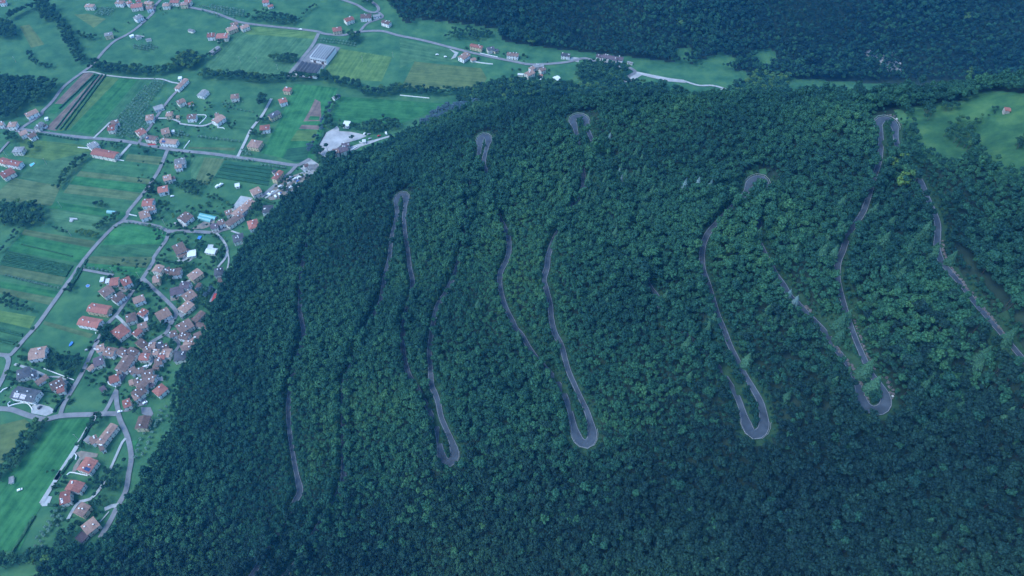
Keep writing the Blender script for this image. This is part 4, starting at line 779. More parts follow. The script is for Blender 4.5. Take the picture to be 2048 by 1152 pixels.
def factory(corners, n, roof_m, nm, label, he=7.0, solar=False):
    """corners on the roof: back-left, back-right, front-right, front-left; n saw-tooth bays side by side"""
    q = np.array(S('b', corners)); P = at(q[:, 0], q[:, 1], he + 1); bl, br, fr, fl = P[:, :2]
    o0 = (fl + bl) / 2 * 0 + (fl + fr + bl + br) / 4; ux = ((fr - fl) + (br - bl)) / 2; uy = ((bl - fl) + (br - fr)) / 2; Wd, Dp = np.linalg.norm(ux), np.linalg.norm(uy)
    ang = math.atan2(ux[1], ux[0]); e = bpy.data.objects.new(nm, None); COL.objects.link(e); e.location = (o0[0], o0[1], 0); e.rotation_euler = (0, 0, ang); HOUSES.append((o0[0], o0[1], Wd/2+1, Dp/2+1, ang))
    sgn = 1 if (-math.sin(ang) * uy[0] + math.cos(ang) * uy[1]) > 0 else -1
    mb = MB(); mb.box(-Wd/2, Wd/2, -Dp/2, Dp/2, -.5, he); link('wall', mb.mesh('wall', 'wall_white'), e)
    bw = Wd / n
    for i in range(n):
        x0 = -Wd/2 + i * bw; mb = MB()
        prof = [(x0, he + .01), (x0 + bw * .97, he + .01), (x0 + bw * .97, he + .5), (x0 + bw * .45, he + 2.0), (x0 + bw * .18, he + 2.0), (x0, he + .5)]
        k = len(prof); mb.v = [(a, -Dp/2 - .3, b) for a, b in prof] + [(a, Dp/2 + .3, b) for a, b in prof]
        mb.f = [tuple(range(k)), tuple(reversed(range(k, 2*k)))] + [(j, k+j, k+(j+1) % k, (j+1) % k) for j in range(k)]
        r = link('roof_bay', mb.mesh('roof_bay', roof_m), e)
        mb = MB(); mb.v = [(x0 + bw*.50, -Dp/2 + .4, he + 1.96), (x0 + bw*.93, -Dp/2 + .4, he + .74), (x0 + bw*.93, Dp/2 - .4, he + .74), (x0 + bw*.50, Dp/2 - .4, he + 1.96)]; mb.v = mb.v + [(a, b, c + .12) for a, b, c in mb.v]
        mb.f = [(4,5,6,7),(0,3,2,1),(0,1,5,4),(1,2,6,5),(2,3,7,6),(3,0,4,7)]
        link('solar_panel' if solar else 'skylight', mb.mesh('skylight', 'solar_glass' if solar else 'roof_dark'), r)
    for i in range(7):
        o = link('window', WIN, e, (-Wd/2 + (i + .5) * Wd / 7, -sgn * Dp/2, 4.6)); o.scale = (Wd / 7 * .7, .2, 1.6)
    for i in range(2):
        o = link('loading_door', DOOR, e, (-Wd/4 + i * Wd/2, -sgn * Dp/2, 1.8)); o.scale = (4, .16, 3.6)
    tag(e, label, 'factory', 'factory halls in the fields')
factory([(1240,462),(1400,492),(1280,612),(1110,582)], 7, 'roof_white', 'factory_hall', 'grey factory hall with striped saw-tooth roof, farther of the two')
factory([(1045,642),(1270,662),(1165,765),(960,708)], 6, 'roof_dark', 'factory_hall', 'factory hall with dark blue solar roof and white front, nearer of two')

def polytunnel(sh, x1, y1, x2, y2, W, label):
    q = np.array(S(sh, [(x1, y1), (x2, y2)])); P = at(q[:, 0], q[:, 1], 2.4); c = P[:, :2].mean(0); L = float(np.hypot(*(P[1]-P[0])[:2])); ang = math.atan2(P[1,1]-P[0,1], P[1,0]-P[0,0])
    e = bpy.data.objects.new('polytunnel', None); COL.objects.link(e); e.location = (c[0], c[1], 0); e.rotation_euler = (0, 0, ang); HOUSES.append((c[0], c[1], L/2, W/2, ang))
    mb = MB(); mb.prism([(W/2*math.cos(math.pi*i/10), 2.8*math.sin(math.pi*i/10)) for i in range(11)], -L/2, L/2); link('cover', mb.mesh('cover', 'tunnel_film'), e)
    for k in range(7):
        x = -L/2 + L*k/6; hb = MB(); hb.prism([((W/2+.06)*math.cos(math.pi*i/10), 2.86*math.sin(math.pi*i/10)) for i in range(11)], x-.09, x+.09); link('hoop', hb.mesh('hoop', 'rail_steel'), e)
    tag(e, label, 'greenhouse', 'turquoise tunnels')
polytunnel('i', 1010,322,1228,372, 6, 'longer turquoise polytunnel behind its twin at the farm yard'); polytunnel('i', 990,360,1165,402, 6, 'shorter turquoise polytunnel in front at the farm yard'); polytunnel('h', 1448,145,1562,158, 5, 'pale turquoise tunnel alone in the strip fields')
def slab(name, sh, pts, h, mat, label, cat):
    P = wpoly(sh, pts); z = P[:, 2].mean() + .6; k = len(P); v = [(p[0], p[1], z) for p in P] + [(p[0], p[1], z + h) for p in P]
    o = link(name, mesh_from(name, v, [tuple(range(k))[::-1], tuple(range(k, 2*k))] + [(i, (i+1) % k, k+(i+1) % k, k+i) for i in range(k)], mat)); return tag(o, label, cat)
def pool(sh, pts, label, mat='pool_water'):
    P = wpoly(sh, pts); c = P.mean(0); e = bpy.data.objects.new('swimming_pool', None); COL.objects.link(e); e.location = tuple(c); k = len(P)
    out = [((p - c) * 1.22)[:2] for p in P]; inn = [(p - c)[:2] for p in P]
    v = [(a, b, .75) for a, b in out] + [(a, b, .75) for a, b in inn] + [(a, b, 0) for a, b in out]
    link('coping', mesh_from('coping', v, [(i, (i+1) % k, k+(i+1) % k, k+i) for i in range(k)] + [(2*k+i, 2*k+(i+1) % k, (i+1) % k, i) for i in range(k)], 'pale_concrete'), e)
    link('water', mesh_from('water', [(a, b, .66) for a, b in inn], [tuple(range(k))], mat), e); tag(e, label, 'pool')
pool('e', [(305,665),(345,645),(357,655),(320,685)], 'turquoise swimming pool beside the red roofed row at the left'); pool('t', [(1240,90),(1262,70),(1295,78),(1285,100),(1255,108)], 'round blue pool on the lawn by the village lane', 'blue_tarp')
slab('tarpaulin', 't', [(1010,930),(1040,895),(1065,905),(1030,950),(1000,965)], .8, 'blue_tarp', 'bright blue tarpaulin on the lawn west of the village', 'tarpaulin'); slab('pool_cover', 'i', [(985,668),(1005,632),(1045,632),(1020,680)], .7, 'blue_tarp', 'blue pool cover in the garden at the village north end', 'cover')
slab('bale_row', 'h', [(950,255),(1055,262),(1055,276),(955,266)], 1.4, 'roof_white', 'longest of three white wrapped bale rows on the field', 'bales'); slab('bale_row', 'h', [(955,277),(1003,281),(1000,290),(955,287)], 1.4, 'roof_white', 'middle of three white wrapped bale rows on the field', 'bales'); slab('bale_row', 'h', [(950,293),(990,295),(985,304),(950,303)], 1.4, 'roof_white', 'shortest, lowest of three white wrapped bale rows', 'bales')
slab('awning', 'e', [(1700,345),(1725,325),(1740,330),(1712,355)], 2.2, 'red_awning', 'red awning beside the tan roofed lane house', 'awning'); slab('awning', 'i', [(800,885),(845,815),(870,830),(825,895)], 3, 'red_awning', 'red awning beside the white canopy', 'awning'); slab('terrace', 'e', [(1510,455),(1590,452),(1600,465),(1525,468)], .4, 'red_awning', 'red terrace in front of the solar roofed house', 'terrace')
slab('awning', 'j', [(1480,780),(1530,710),(1550,720),(1500,790)], 2.6, 'tunnel_film', 'turquoise awning between roofs in the village', 'awning'); slab('awning', 'j', [(1590,815),(1650,820),(1660,850),(1610,850)], 2.6, 'red_awning', 'salmon red awning above the old core', 'awning'); slab('awning', 'j', [(1860,590),(1905,480),(1975,478),(1930,520),(1895,590)], 2.4, 'red_awning', 'red roofed shelter against the wood by the track', 'shelter')

# ------------------------------------------------------------------ walls, hedges and vine rows
def strip_solid(name, sh, pts, w, h, mat, label, cat, bumpy=0, step=3.0, group=None):
    q = np.array(S(sh, pts)); P = at(q[:, 0], q[:, 1]); L = smooth_line(P, step); n = normals2(L); v = []; rs_ = np.random.default_rng(len(pts) * 7 + int(q[0, 0] * 13) % 977)
    prof = [(-1, 0), (-1, .75), (-.55, 1), (.55, 1), (1, .75), (1, 0)] if bumpy else [(-1, 0), (-1, 1), (1, 1), (1, 0)]
    for i in range(len(L)):
        for a, b in prof:
            r1 = 1 + bumpy * rs_.normal() * .5; p = L[i, :2] + n[i] * a * w / 2 * r1; v.append((p[0], p[1], Hgt(*p) - .1 + (h * b * (1 + bumpy * rs_.normal() * .6) if b else 0)))
    k = len(prof); f = [(i*k+j, i*k+j+1, (i+1)*k+j+1, (i+1)*k+j) for i in range(len(L)-1) for j in range(k-1)] + [tuple(range(k)), tuple(reversed(range((len(L)-1)*k, len(L)*k)))]
    return tag(link(name, mesh_from(name, v, f, mat)), label, cat, group)
for k in range(9):
    a0, b0 = 700 + k * 22, 905 + k * 17
    strip_solid('vine_row', 'h', [(100 - k*12, a0), (990 - k*11, b0)], 1.5, 1.8, 'vine_leaf', 'leafy vine row in the vineyard left of the long lane', 'vine row', .3, 2.5, 'vine rows of the left vineyard')
strip_solid('vine_row', 'h', [(300,605),(985,768)], 1.2, 1.5, 'vine_leaf', 'single thin vine row across the bright green field', 'vine row', .3)
for k in range(4):
    strip_solid('vine_row', 'f', [(190 + k*7.5, 150), (89 + k * 9 + (14 if k else 30), 258 + k - (40 if k == 0 else 0))], 1.6, 1.7, 'vine_leaf', 'dark planted row beside the ploughed strip', 'vine row', .25, 3, 'dark rows beside the ploughed strip')
for k in range(5): strip_solid('vine_row', 'g', [(760 - k*22, 655 + k*34), (1250 - k*10, 720 + k*38)], 1.5, 1.5, 'vine_leaf', 'low crop row in the dark field above the camp road', 'crop row', .3, 3, 'crop rows above the camp')
for k, (y0, y1) in enumerate([(700,790),(730,815),(850,900),(880,930)]): strip_solid('vine_row', 't', [(0, y0), (330 - 40*(k > 1) * k, y1)], 1.8, 1.8, 'vine_leaf', 'thick vine row at the left edge', 'vine row', .3, 2.5, 'vine rows at the left edge')
for sh, pts, h, lab in [('e', [(800,490),(930,500)], 1.4, 'white garden wall beside the grey roofed house'), ('e', [(1140,605),(1270,625)], 1.2, 'white wall below the red terrace'), ('e', [(1885,500),(1945,420)], 1.2, 'pale wall edging the lawn by the straight road'), ('g', [(470,155),(580,165),(510,250)], 1.2, 'white wall round the villa lawn'), ('g', [(690,285),(760,290),(765,300)], 1.2, 'short pale wall by the villas'),
                      ('m', [(370,1020),(420,985),(650,1030)], 1.3, 'white wall below the red roofed house on the concrete lane'), ('k', [(270,270),(550,350)], 3.0, 'white wall along the alley west of the core'), ('k', [(450,700),(470,745),(540,760),(570,790)], 1.6, 'pale retaining wall round the small red roofed house'), ('m', [(480,735),(505,750),(490,810)], 1.6, 'white curved wall in the red courtyard'),
                      ('l', [(110,930),(100,880),(130,870)], 1.2, 'white curved wall by the curved road'), ('l', [(110,930),(200,900),(330,890),(400,970)], 1.2, 'white wall along the front garden on the curved road'), ('l', [(10,760),(60,715),(140,700)], 1.2, 'white wall at the left edge garden'), ('l', [(520,465),(900,610)], 1.0, 'pale wall along the garden north of the driveway'), ('i', [(60,335),(160,355)], 1.2, 'white wall beside the lane junction'),
                      ('o', [(780,720),(900,640),(1020,570)], 1.6, 'white terrace wall at the inn'), ('o', [(1050,480),(1100,500),(1180,490)], 1.2, 'white planter wall round the kiosk'), ('c', [(720,630),(850,650),(950,660)], 1.4, 'pale wall along the far field edge'), ('c', [(820,550),(1000,590)], 1.5, 'pale wall along the far road'), ('c', [(0,978),(300,1008)], 1.2, 'long white wall at the edge of the far green field'), ('i', [(420,940),(680,970)], .9, 'low yellowish hedge wall below the brown roofed house')]:
    strip_solid('garden_wall', sh, pts, .7, h, 'plaster_cap', lab, 'wall')
for sh, pts, lab in [('i', [(420,935),(690,985)], 'clipped hedge below the large brown roofed house'), ('m', [(720,230),(640,430),(560,570)], 'hedge along the concrete lane'), ('m', [(440,800),(380,880),(290,1010)], 'hedge beside the red courtyard house'), ('j', [(700,610),(800,700),(920,830)], 'straight hedge between two village gardens'), ('l', [(560,200),(640,250),(700,300)], 'hedge behind the tan roofed house'), ('l', [(80,570),(250,640),(430,720),(700,760),(760,830)], 'long hedge between gardens on the curved road'), ('l', [(660,1000),(700,930),(780,840)], 'hedge closing the garden at the curved road'),
                     ('o', [(440,320),(330,520),(250,650)], 'dark hedge along the gravel car park'), ('i', [(610,650),(680,590),(800,575)], 'hedge on the bend at the village north end'), ('i', [(1000,290),(1300,330)], 'hedge behind the tunnels'), ('e', [(380,345),(560,370),(800,410)], 'row of bushes under the straight road'), ('j', [(170,0),(60,190),(-80,420)], 'hedge along the lane west of the village'), ('n', [(530,380),(620,385),(700,410)], 'hedge below the last red roofed house'), ('n', [(380,500),(250,720),(140,900)], 'long dark hedge in the big green field'), ('g', [(1130,1010),(1280,1060)], 'clipped hedge at the camp'), ('h', [(1080,930),(960,1150)], 'hedge along the lane at the village')]:
    strip_solid('hedge', sh, pts, 2.4, 2.0, 'hedge_leaf', lab, 'hedge', .3, 2.5)

# ------------------------------------------------------------------ trees of the valley
def lane_clear(X, Y):
    d = np.full(X.shape, 99.0)
    for L, hw in LANES:
        k = np.where((X > L[:, 0].min()-8) & (X < L[:, 0].max()+8) & (Y > L[:, 1].min()-8) & (Y < L[:, 1].max()+8))[0]
        if len(k): d[k] = np.minimum(d[k], np.hypot(X[k, None]-L[None, :, 0], Y[k, None]-L[None, :, 1]).min(1) - hw)
    return d
def house_clear(X, Y, m=1.5):
    ok = np.ones(X.shape, bool)
    for cx, cy, a, b, an in HOUSES:
        dx, dy = X-cx, Y-cy; u = dx*math.cos(an)+dy*math.sin(an); v = -dx*math.sin(an)+dy*math.cos(an); ok &= ~((np.abs(u) < a+m) & (np.abs(v) < b+m))
    return ok
BELT = []      # x, y, z, scale, label, material class
def fill(P, step, smin, smax, lab, kind='broad', seed=0, keep=1.0):
    P = np.asarray(P); step = step*.8; smin, smax = smin*1.12, smax*1.12; rs_ = np.random.default_rng(seed + len(BELT))
    xs = np.arange(P[:, 0].min(), P[:, 0].max()+step, step); ys = np.arange(P[:, 1].min(), P[:, 1].max()+step, step); X, Y = np.meshgrid(xs, ys); X = X.ravel()+rs_.uniform(-.4, .4, X.size)*step; Y = Y.ravel()+rs_.uniform(-.4, .4, Y.size)*step
    k = inpoly(X, Y, P) & (rs_.random(X.size) < keep); X, Y = X[k], Y[k]
    if len(X): 
        k = (lane_clear(X, Y) > .8) & house_clear(X, Y) & (road_clear(X, Y) > 1.0); X, Y = X[k], Y[k]
    for x, y in zip(X, Y): BELT.append((x, y, float(Hgt(x, y)), rs_.uniform(smin, smax), lab, kind))
def grove(sh, pts, lab, step=5.4, smin=.8, smax=1.35, kind='broad', keep=1.0): fill(wpoly(sh, pts), step, smin, smax, lab, kind, keep=keep)
def belt(sh, pts, w, lab, step=5.0, smin=.75, smax=1.3, kind='broad'):
    q = np.array(S(sh, pts)); L = smooth_line(at(q[:, 0], q[:, 1]), 4.0); n = normals2(L); fill(np.r_[L[:, :2] + n*w/2, (L[:, :2] - n*w/2)[::-1]], step, smin, smax, lab, kind)
grove('a', [(-60,225),(100,240),(190,330),(190,405),(-60,405)], 'tree in the dark copse at the upper left edge'); belt('a', [(90,225),(250,130),(400,70),(420,-20)], 9, 'tree in the thin belt running to the top edge'); grove('a', [(380,-10),(430,10),(590,100),(570,235),(450,245),(400,120)], 'tree in the copse below the top edge')
belt('a', [(580,190),(680,330),(760,500),(850,660)], 13, 'tree in the slanting belt across the upper left meadow'); grove('f', [(-10,155),(60,165),(125,168),(108,190),(84,214),(60,210),(32,238),(-10,243)], 'tree in the wood left of the ploughed strip'); belt('a', [(310,540),(350,640),(450,690),(560,700)], 7, 'bush in the upper left meadow', 4.5, .5, .8); belt('a', [(810,370),(900,400),(1000,410)], 6, 'tree by the grey roofed far house', 4.5, .6, .9)
belt('a', [(940,690),(1200,735),(1500,755),(1750,735),(1850,680),(2000,640)], 15, 'tree in the long belt above the strip fields', 5.2, .8, 1.35, 'mixed'); grove('a', [(1850,590),(1960,560),(2060,600),(2060,720),(1920,740),(1830,700)], 'tree at the yellow green end of the long belt', 5, .9, 1.4, 'yellowmix')
belt('b', [(330,330),(280,400),(150,550),(0,650)], 8, 'tree in the belt beside the pale big field', 4.6, .6, 1.0); belt('b', [(-10,790),(300,800),(600,830),(830,830),(1000,815),(1250,805),(1400,865),(1600,900),(1700,970),(1950,960),(2060,900)], 12, 'tree in the long belt below the factory', 5.0, .8, 1.3, 'mixed')
grove('b', [(690,620),(800,590),(1010,590),(990,640),(850,670)], 'tree in the thicket left of the factory', 4.8, .7, 1.1); belt('b', [(480,205),(700,230),(980,255)], 9, 'tree along the far road', 5, .7, 1.1); belt('b', [(580,150),(800,190),(1000,225)], 8, 'tree in the belt above the far road', 5, .7, 1.1); belt('b', [(1000,235),(1100,130),(1200,70)], 5, 'tree in the thin row by the far road', 5, .5, .8); grove('b', [(1510,365),(1640,370),(1640,430),(1550,480)], 'tree in the clump right of the factory', 5, .9, 1.3)
grove('b', [(1560,-40),(1720,10),(1800,70),(1680,60)], 'tree inside the far hairpin lane', 5.5, .8, 1.2); grove('c', [(820,905),(1000,855),(1200,850),(1400,850),(1600,880),(1800,905),(2060,905),(2060,1020),(1400,1010),(1000,1030),(760,1100),(560,1060),(700,960)], 'tree in the riverside wood beyond the spur', 5.4, .9, 1.4, 'mixed'); belt('c', [(-10,930),(300,965),(700,960)], 10, 'tree along the stream below the hay field', 5, .8, 1.2)
grove('c', [(1820,700),(2060,640),(2060,860),(1800,850)], 'tree in the wood right of the far farm', 5.4, .9, 1.3); grove('d', [(-10,670),(250,700),(290,750),(190,860),(330,870),(670,900),(640,1040),(-10,1030)], 'tree in the river wood below the inn', 5.4, .9, 1.4, 'mixed'); grove('d', [(1380,880),(1900,880),(1900,1000),(1500,1010),(1230,1020)], 'tree in the river wood beyond the ridge', 5.4, .9, 1.4, 'mixed'); grove('s', [(-20,560),(300,600),(240,660),(250,740),(-20,760)], 'tree in the yellowish river wood beyond the ridge', 5.4, .9, 1.4, 'yellowmix'); grove('s', [(400,690),(640,680),(660,720),(420,735)], 'tree beside the small far meadow', 5.4, .8, 1.2); grove('d', [(720,930),(800,920),(800,1010),(730,1010)], 'tree on the far meadow below the track', 5, 1, 1.4)
grove('f', [(838,256),(862,235),(885,220),(950,209),(972,214),(930,228),(890,240),(856,264)], 'blue grey willow at the foot of the spur', 4.4, .85, 1.25, 'willow'); belt('g', [(1930,0),(1830,130),(1760,300),(1680,450),(1620,560)], 7, 'pale tree in the belt beside the gravel yard', 4.6, .6, 1.0, 'olivemix'); grove('o', [(650,200),(690,190),(720,280),(1100,310),(1250,350),(1500,310),(1772,265),(1772,180),(1500,120),(1300,160),(1150,230),(900,215),(720,150)], 'tree in the dark hedge behind the gravel yard', 5, .8, 1.2); grove('o', [(480,30),(590,120),(600,250),(470,270),(440,150)], 'tree at the corner of the gravel yard', 5, .9, 1.3)
for x, y, s_ in [(495,660,1.5), (935,470,1.25)]:
    p = at(*[np.array([c]) for c in S('o', [(x, y)])[0]])[0]; BELT.append((p[0], p[1], p[2], s_, 'round tree standing alone on the gravel yard', 'broad'))
grove('o', [(270,680),(380,690),(470,720),(560,740),(640,720),(780,700),(700,800),(600,900),(450,940),(340,900),(220,800)], 'tree between the bar and the inn', 5.2, 1.0, 1.5); belt('e', [(880,600),(760,710),(700,780),(600,920)], 8, 'dark tree in the row across the strip fields', 4.4, .7, 1.0)
grove('h', [(-40,80),(200,90),(600,90),(650,200),(600,300),(700,385),(400,360),(280,395),(-40,340)], 'tree in the wood at the left edge', 5.4, .9, 1.35, 'mixed'); belt('h', [(330,380),(230,490),(110,620),(0,740)], 5, 'bush along the ditch at the left edge', 4.5, .5, .8); belt('h', [(700,385),(850,425),(960,480)], 5, 'bush on the bank below the bale rows', 4.5, .45, .75); grove('h', [(1060,430),(1250,420),(1370,480),(1330,545),(1200,520),(1060,490)], 'yellow green shrub beside the long lane', 4.5, .5, .75, 'yellow'); belt('h', [(1340,430),(1430,350),(1650,230)], 8, 'tree beside the lane below the hut field', 4.8, .7, 1.0)
grove('t', [(0,230),(120,240),(420,360),(540,500),(300,470),(0,380)], 'bush in the scrubby strip at the left edge', 4.8, .45, .8); grove('t', [(580,520),(680,520),(680,590),(580,600)], 'tree over the long lane', 4.6, .9, 1.2); grove('t', [(440,700),(520,650),(580,700),(540,760),(440,760)], 'tree beside the long lane', 4.6, .8, 1.1); belt('t', [(1000,20),(880,180),(760,370)], 6, 'bush along the long lane', 4.6, .5, .8); belt('t', [(1130,60),(1000,200)], 9, 'bush in the garden by the blue pool', 4.6, .5, .8)
belt('f', [(92,842),(62,880),(42,910),(18,940),(-10,965)], 12, 'tree in the dark belt across the lower left field', 5, .8, 1.2); grove('n', [(-40,930),(80,950),(280,985),(380,890),(420,880),(540,900),(700,760),(860,800),(840,900),(900,1000),(520,1060),(360,1030),(220,1050),(100,1080),(-40,1070)], 'tree at the wooded lower left corner', 5.2, .95, 1.45, 'mixed')
grove('n', [(690,640),(860,620),(880,690),(830,790),(700,780)], 'tree beside the lowest house', 5, .8, 1.2); grove('n', [(1040,110),(1160,20),(1330,40),(1340,240),(1180,290),(1060,250)], 'tree between the track and the dark road', 5.5, .7, 1.1); grove('n', [(1050,370),(1160,370),(1160,430),(1090,450)], 'reddish dark tree by the pale stub of drive', 5, .9, 1.2)
grove('l', [(480,420),(700,330),(900,330),(1050,360),(960,520),(900,600),(700,500)], 'tree in the overgrown garden west of the core', 4.8, .7, 1.1); grove('l', [(1180,20),(1350,60),(1500,130),(1420,200),(1250,160)], 'tree in the garden below the red diamond roof', 5, .9, 1.3); grove('l', [(1230,720),(1370,720),(1330,830),(1240,830)], 'low tree in the meadow below the core', 4.5, .5, .8); grove('l', [(1110,430),(1200,430),(1210,500),(1130,500)], 'tree beside the purple brown roof', 4.8, .9, 1.2)
grove('j', [(1180,230),(1400,250),(1370,340),(1270,330),(1190,300)], 'tree behind the purple roofed barn', 5, .9, 1.3); grove('j', [(790,330),(900,330),(1060,440),(900,470),(800,440)], 'tree in the triangular garden', 4.8, .7, 1.1); grove('j', [(990,870),(1270,860),(1220,950),(1000,980)], 'tree in the garden above the core', 4.8, .7, 1.1); grove('j', [(1440,40),(1560,60),(1500,230),(1420,230)], 'tree between the northern village houses', 4.8, .8, 1.1); grove('j', [(1620,470),(1700,400),(1900,380),(1880,470),(1780,540),(1700,640),(1620,640)], 'pale tree in the orchard under the wood', 4.6, .7, 1.0, 'olivemix'); grove('j', [(420,960),(520,960),(640,1050),(560,1152),(400,1152)], 'tree in the garden beside the red diamond roof', 5, .9, 1.3); grove('j', [(1330,500),(1400,500),(1380,560),(1310,570)], 'tree beside the winding street', 4.8, .7, 1.0); grove('j', [(1750,620),(1850,600),(1950,640),(1800,700)], 'tree where the track meets the wood', 4.8, .8, 1.2)
grove('i', [(1650,300),(1830,190),(1850,270),(1830,370),(1720,370)], 'tree between the long row and the slate roof', 5, .9, 1.3); grove('i', [(930,570),(980,560),(980,640),(930,640)], 'purple leaved tree at the village north end', 4.5, 1, 1.2); grove('i', [(980,740),(1090,740),(1090,860),(1000,880)], 'tree beside the white sheds', 4.8, .8, 1.1); grove('i', [(1180,620),(1320,640),(1330,740),(1190,700)], 'bush in the garden inside the track bend', 4.8, .5, .8); belt('i', [(1310,760),(1320,900),(1200,1010)], 5, 'tree along the farm track', 4.8, .6, .9); grove('i', [(560,500),(720,500),(800,540),(600,540)], 'bush beside the brown barn house', 4.5, .5, .7); grove('i', [(800,40),(1000,20),(1050,60),(850,70)], 'bush in the meadow above the tunnels', 4.5, .5, .8); grove('i', [(1120,80),(1220,90),(1360,160),(1350,200),(1140,150)], 'tree in the meadow above the tunnels', 4.8, .6, .9); grove('i', [(250,40),(330,30),(400,60),(280,80)], 'bush by the lane north of the village', 4.5, .5, .8)
grove('k', [(880,900),(960,880),(1010,960),(980,980)], 'tree by the asphalt forecourt', 4.6, .6, .9); grove('k', [(880,440),(1000,420),(960,510),(880,500)], 'tree in the small court of the old core', 4.6, .6, .9); grove('k', [(1240,140),(1340,130),(1380,200),(1300,300),(1230,250)], 'tree in the green court behind the core', 4.8, .7, 1.0); grove('k', [(1010,540),(1130,510),(1190,600),(1100,600)], 'tree where the core meets the wood', 4.8, .8, 1.1)
grove('m', [(700,240),(960,230),(860,300),(760,450),(650,460)], 'tree in the garden beside the concrete lane', 4.8, .7, 1.1); grove('m', [(530,600),(760,600),(740,690),(540,670)], 'tree in front of the concrete lane garage', 4.6, .8, 1.1); grove('m', [(1200,90),(1380,60),(1370,190),(1230,200)], 'tree behind the lone brown roofed house', 5, .8, 1.1); grove('m', [(900,960),(1180,850),(1190,1000),(980,1080)], 'tree above the concrete track', 5.2, .6, 1.0)
grove('e', [(330,480),(370,500),(360,530),(310,520)], 'round dark tree beside the grey roofed house at the left', 4.5, 1.0, 1.2); grove('e', [(60,380),(250,380),(250,430),(100,460)], 'tree below the junction at the left', 4.8, .8, 1.2); grove('e', [(1620,690),(1690,700),(1650,760),(1610,760)], 'tree at the lane corner', 4.6, .8, 1.0); grove('e', [(1530,850),(1600,870),(1590,960),(1470,980),(1500,900)], 'tree beside the red roofed lane house', 4.6, .7, 1.0); grove('e', [(1780,880),(2048,860),(2048,1000),(1900,970)], 'bush in the gardens east of the lane', 4.8, .5, .9); grove('e', [(1000,440),(1300,455),(1260,520),(1040,490)], 'bush in the garden of the red terrace', 4.8, .4, .7); grove('e', [(960,1060),(1100,1070),(1090,1120),(980,1110)], 'bush by the blue tunnel', 4.5, .5, .8)
grove('g', [(1130,20),(1200,10),(1200,90),(1130,90)], 'dark round tree by the pale lane', 5, 1.2, 1.5); belt('g', [(330,900),(440,860),(600,880),(640,800)], 6, 'bush between the gardens north of the village', 4.6, .5, .9); grove('g', [(1100,190),(1250,200),(1230,250),(1100,250)], 'tree between the lane houses', 4.6, .6, .9); grove('g', [(1040,330),(1190,330),(1150,400),(1030,400)], 'tree in the garden by the pale lane', 4.6, .6, .9); grove('g', [(1290,870),(1420,800),(1560,750),(1540,800),(1380,900),(1300,930)], 'small tree among the camper vans', 4.8, .5, .8); grove('g', [(1330,920),(1420,900),(1520,860),(1480,900),(1350,990)], 'bush among the camper vans', 4.6, .4, .7); grove('g', [(1080,1060),(1140,1080),(1120,1152),(1040,1152)], 'tree above the slate roof', 5, .8, 1.1)
grove('q', [(1080,400),(1200,370),(1300,430),(1330,560),(1250,640),(1100,560),(1030,480)], 'bush clump on the high meadow', 5, .6, .95); belt('q', [(1300,420),(1420,340),(1560,240)], 6, 'low bush in the line across the high meadow', 4.5, .35, .6); grove('q', [(840,250),(950,240),(940,390),(860,390)], 'bush at the edge of the high meadow', 5, .7, 1.1); grove('q', [(1660,560),(1763,540),(1763,660),(1680,640)], 'bush clump at the right edge of the high meadow', 5, .7, 1.0); grove('q', [(990,260),(1160,240),(1150,290),(1000,290)], 'bush along the upper meadow edge', 5, .6, .9); grove('q', [(700,280),(760,300),(780,480),(700,560),(660,440)], 'bush beside the topmost hairpin', 4.6, .6, .9, 'mixed')
grove('q', [(520,600),(570,560),(620,680),(700,760),(720,860),(820,930),(640,1040),(540,800)], 'yellow green tree inside the topmost hairpin', 5.5, 1.0, 1.5, 'yellowmix'); grove('c', [(1250,390),(1330,380),(1400,480),(1360,500)], 'pale yellow green tree above the far farm', 5, .9, 1.2, 'yellow'); grove('c', [(550,330),(700,300),(1000,380),(800,430),(450,400)], 'tree on the sloping far meadow', 5.5, .6, 1.1, keep=.9)
for p_ in [(1930,40),(1362,53),(1935,152)]:
    q = at([p_[0]], [p_[1]])[0]
    for k in range(5): BELT.append((q[0]+random.uniform(-6, 6), q[1]+random.uniform(-6, 6), float(Hgt(q[0], q[1])), random.uniform(1.0, 1.5), 'pale yellow green tree on the dark far slope', 'yellow'))
for sh_, pts_, kp_, lab_ in [('j', [(560,20),(2000,60),(1850,500),(1800,700),(1700,1100),(300,1100),(200,600)], .3, 'small garden tree between the middle village houses'), ('k', [(200,150),(1300,100),(1300,500),(1150,900),(700,1100),(400,1000),(100,700)], .3, 'small garden tree between the old core houses'), ('i', [(200,150),(1000,250),(1900,150),(1600,700),(1250,1000),(500,950)], .22, 'small garden tree at the north end of the village'),
                             ('l', [(150,200),(900,300),(900,900),(600,900),(50,900),(100,500)], .25, 'small garden tree by the curved road'), ('n', [(450,20),(1100,20),(1250,400),(1050,800),(600,650)], .25, 'small garden tree on the southern lanes'), ('g', [(30,80),(900,20),(900,300),(30,420)], .1, 'small garden tree among the villas'), ('g', [(1250,880),(1600,700),(1700,800),(1340,1020)], .3, 'small tree in the camp under the slope'), ('e', [(1430,400),(2000,480),(1750,1000),(1400,1050)], .16, 'small garden tree along the lane houses')]:
    grove(sh_, pts_, lab_, 5.6, .45, .85, 'mixed', kp_)
def recolor(me, mat):
    m2 = me.copy(); m2.materials.clear(); m2.materials.append(MATS[mat]); return m2
HCROWN = [recolor(c, 'hedge_leaf') for c in CROWNS[:5]]; YCROWN = [recolor(c, 'yellow_leaf') for c in CROWNS[:3]]; WCROWN = [recolor(c, 'willow_leaf') for c in CROWNS[:3]]
def olive_crown(seed):
    me = broad_crown(seed, lobes=8, cards=150, r=1.9, h=4.0, squash=.75); me.materials.clear(); me.materials.append(MATS['olive_leaf']); return me
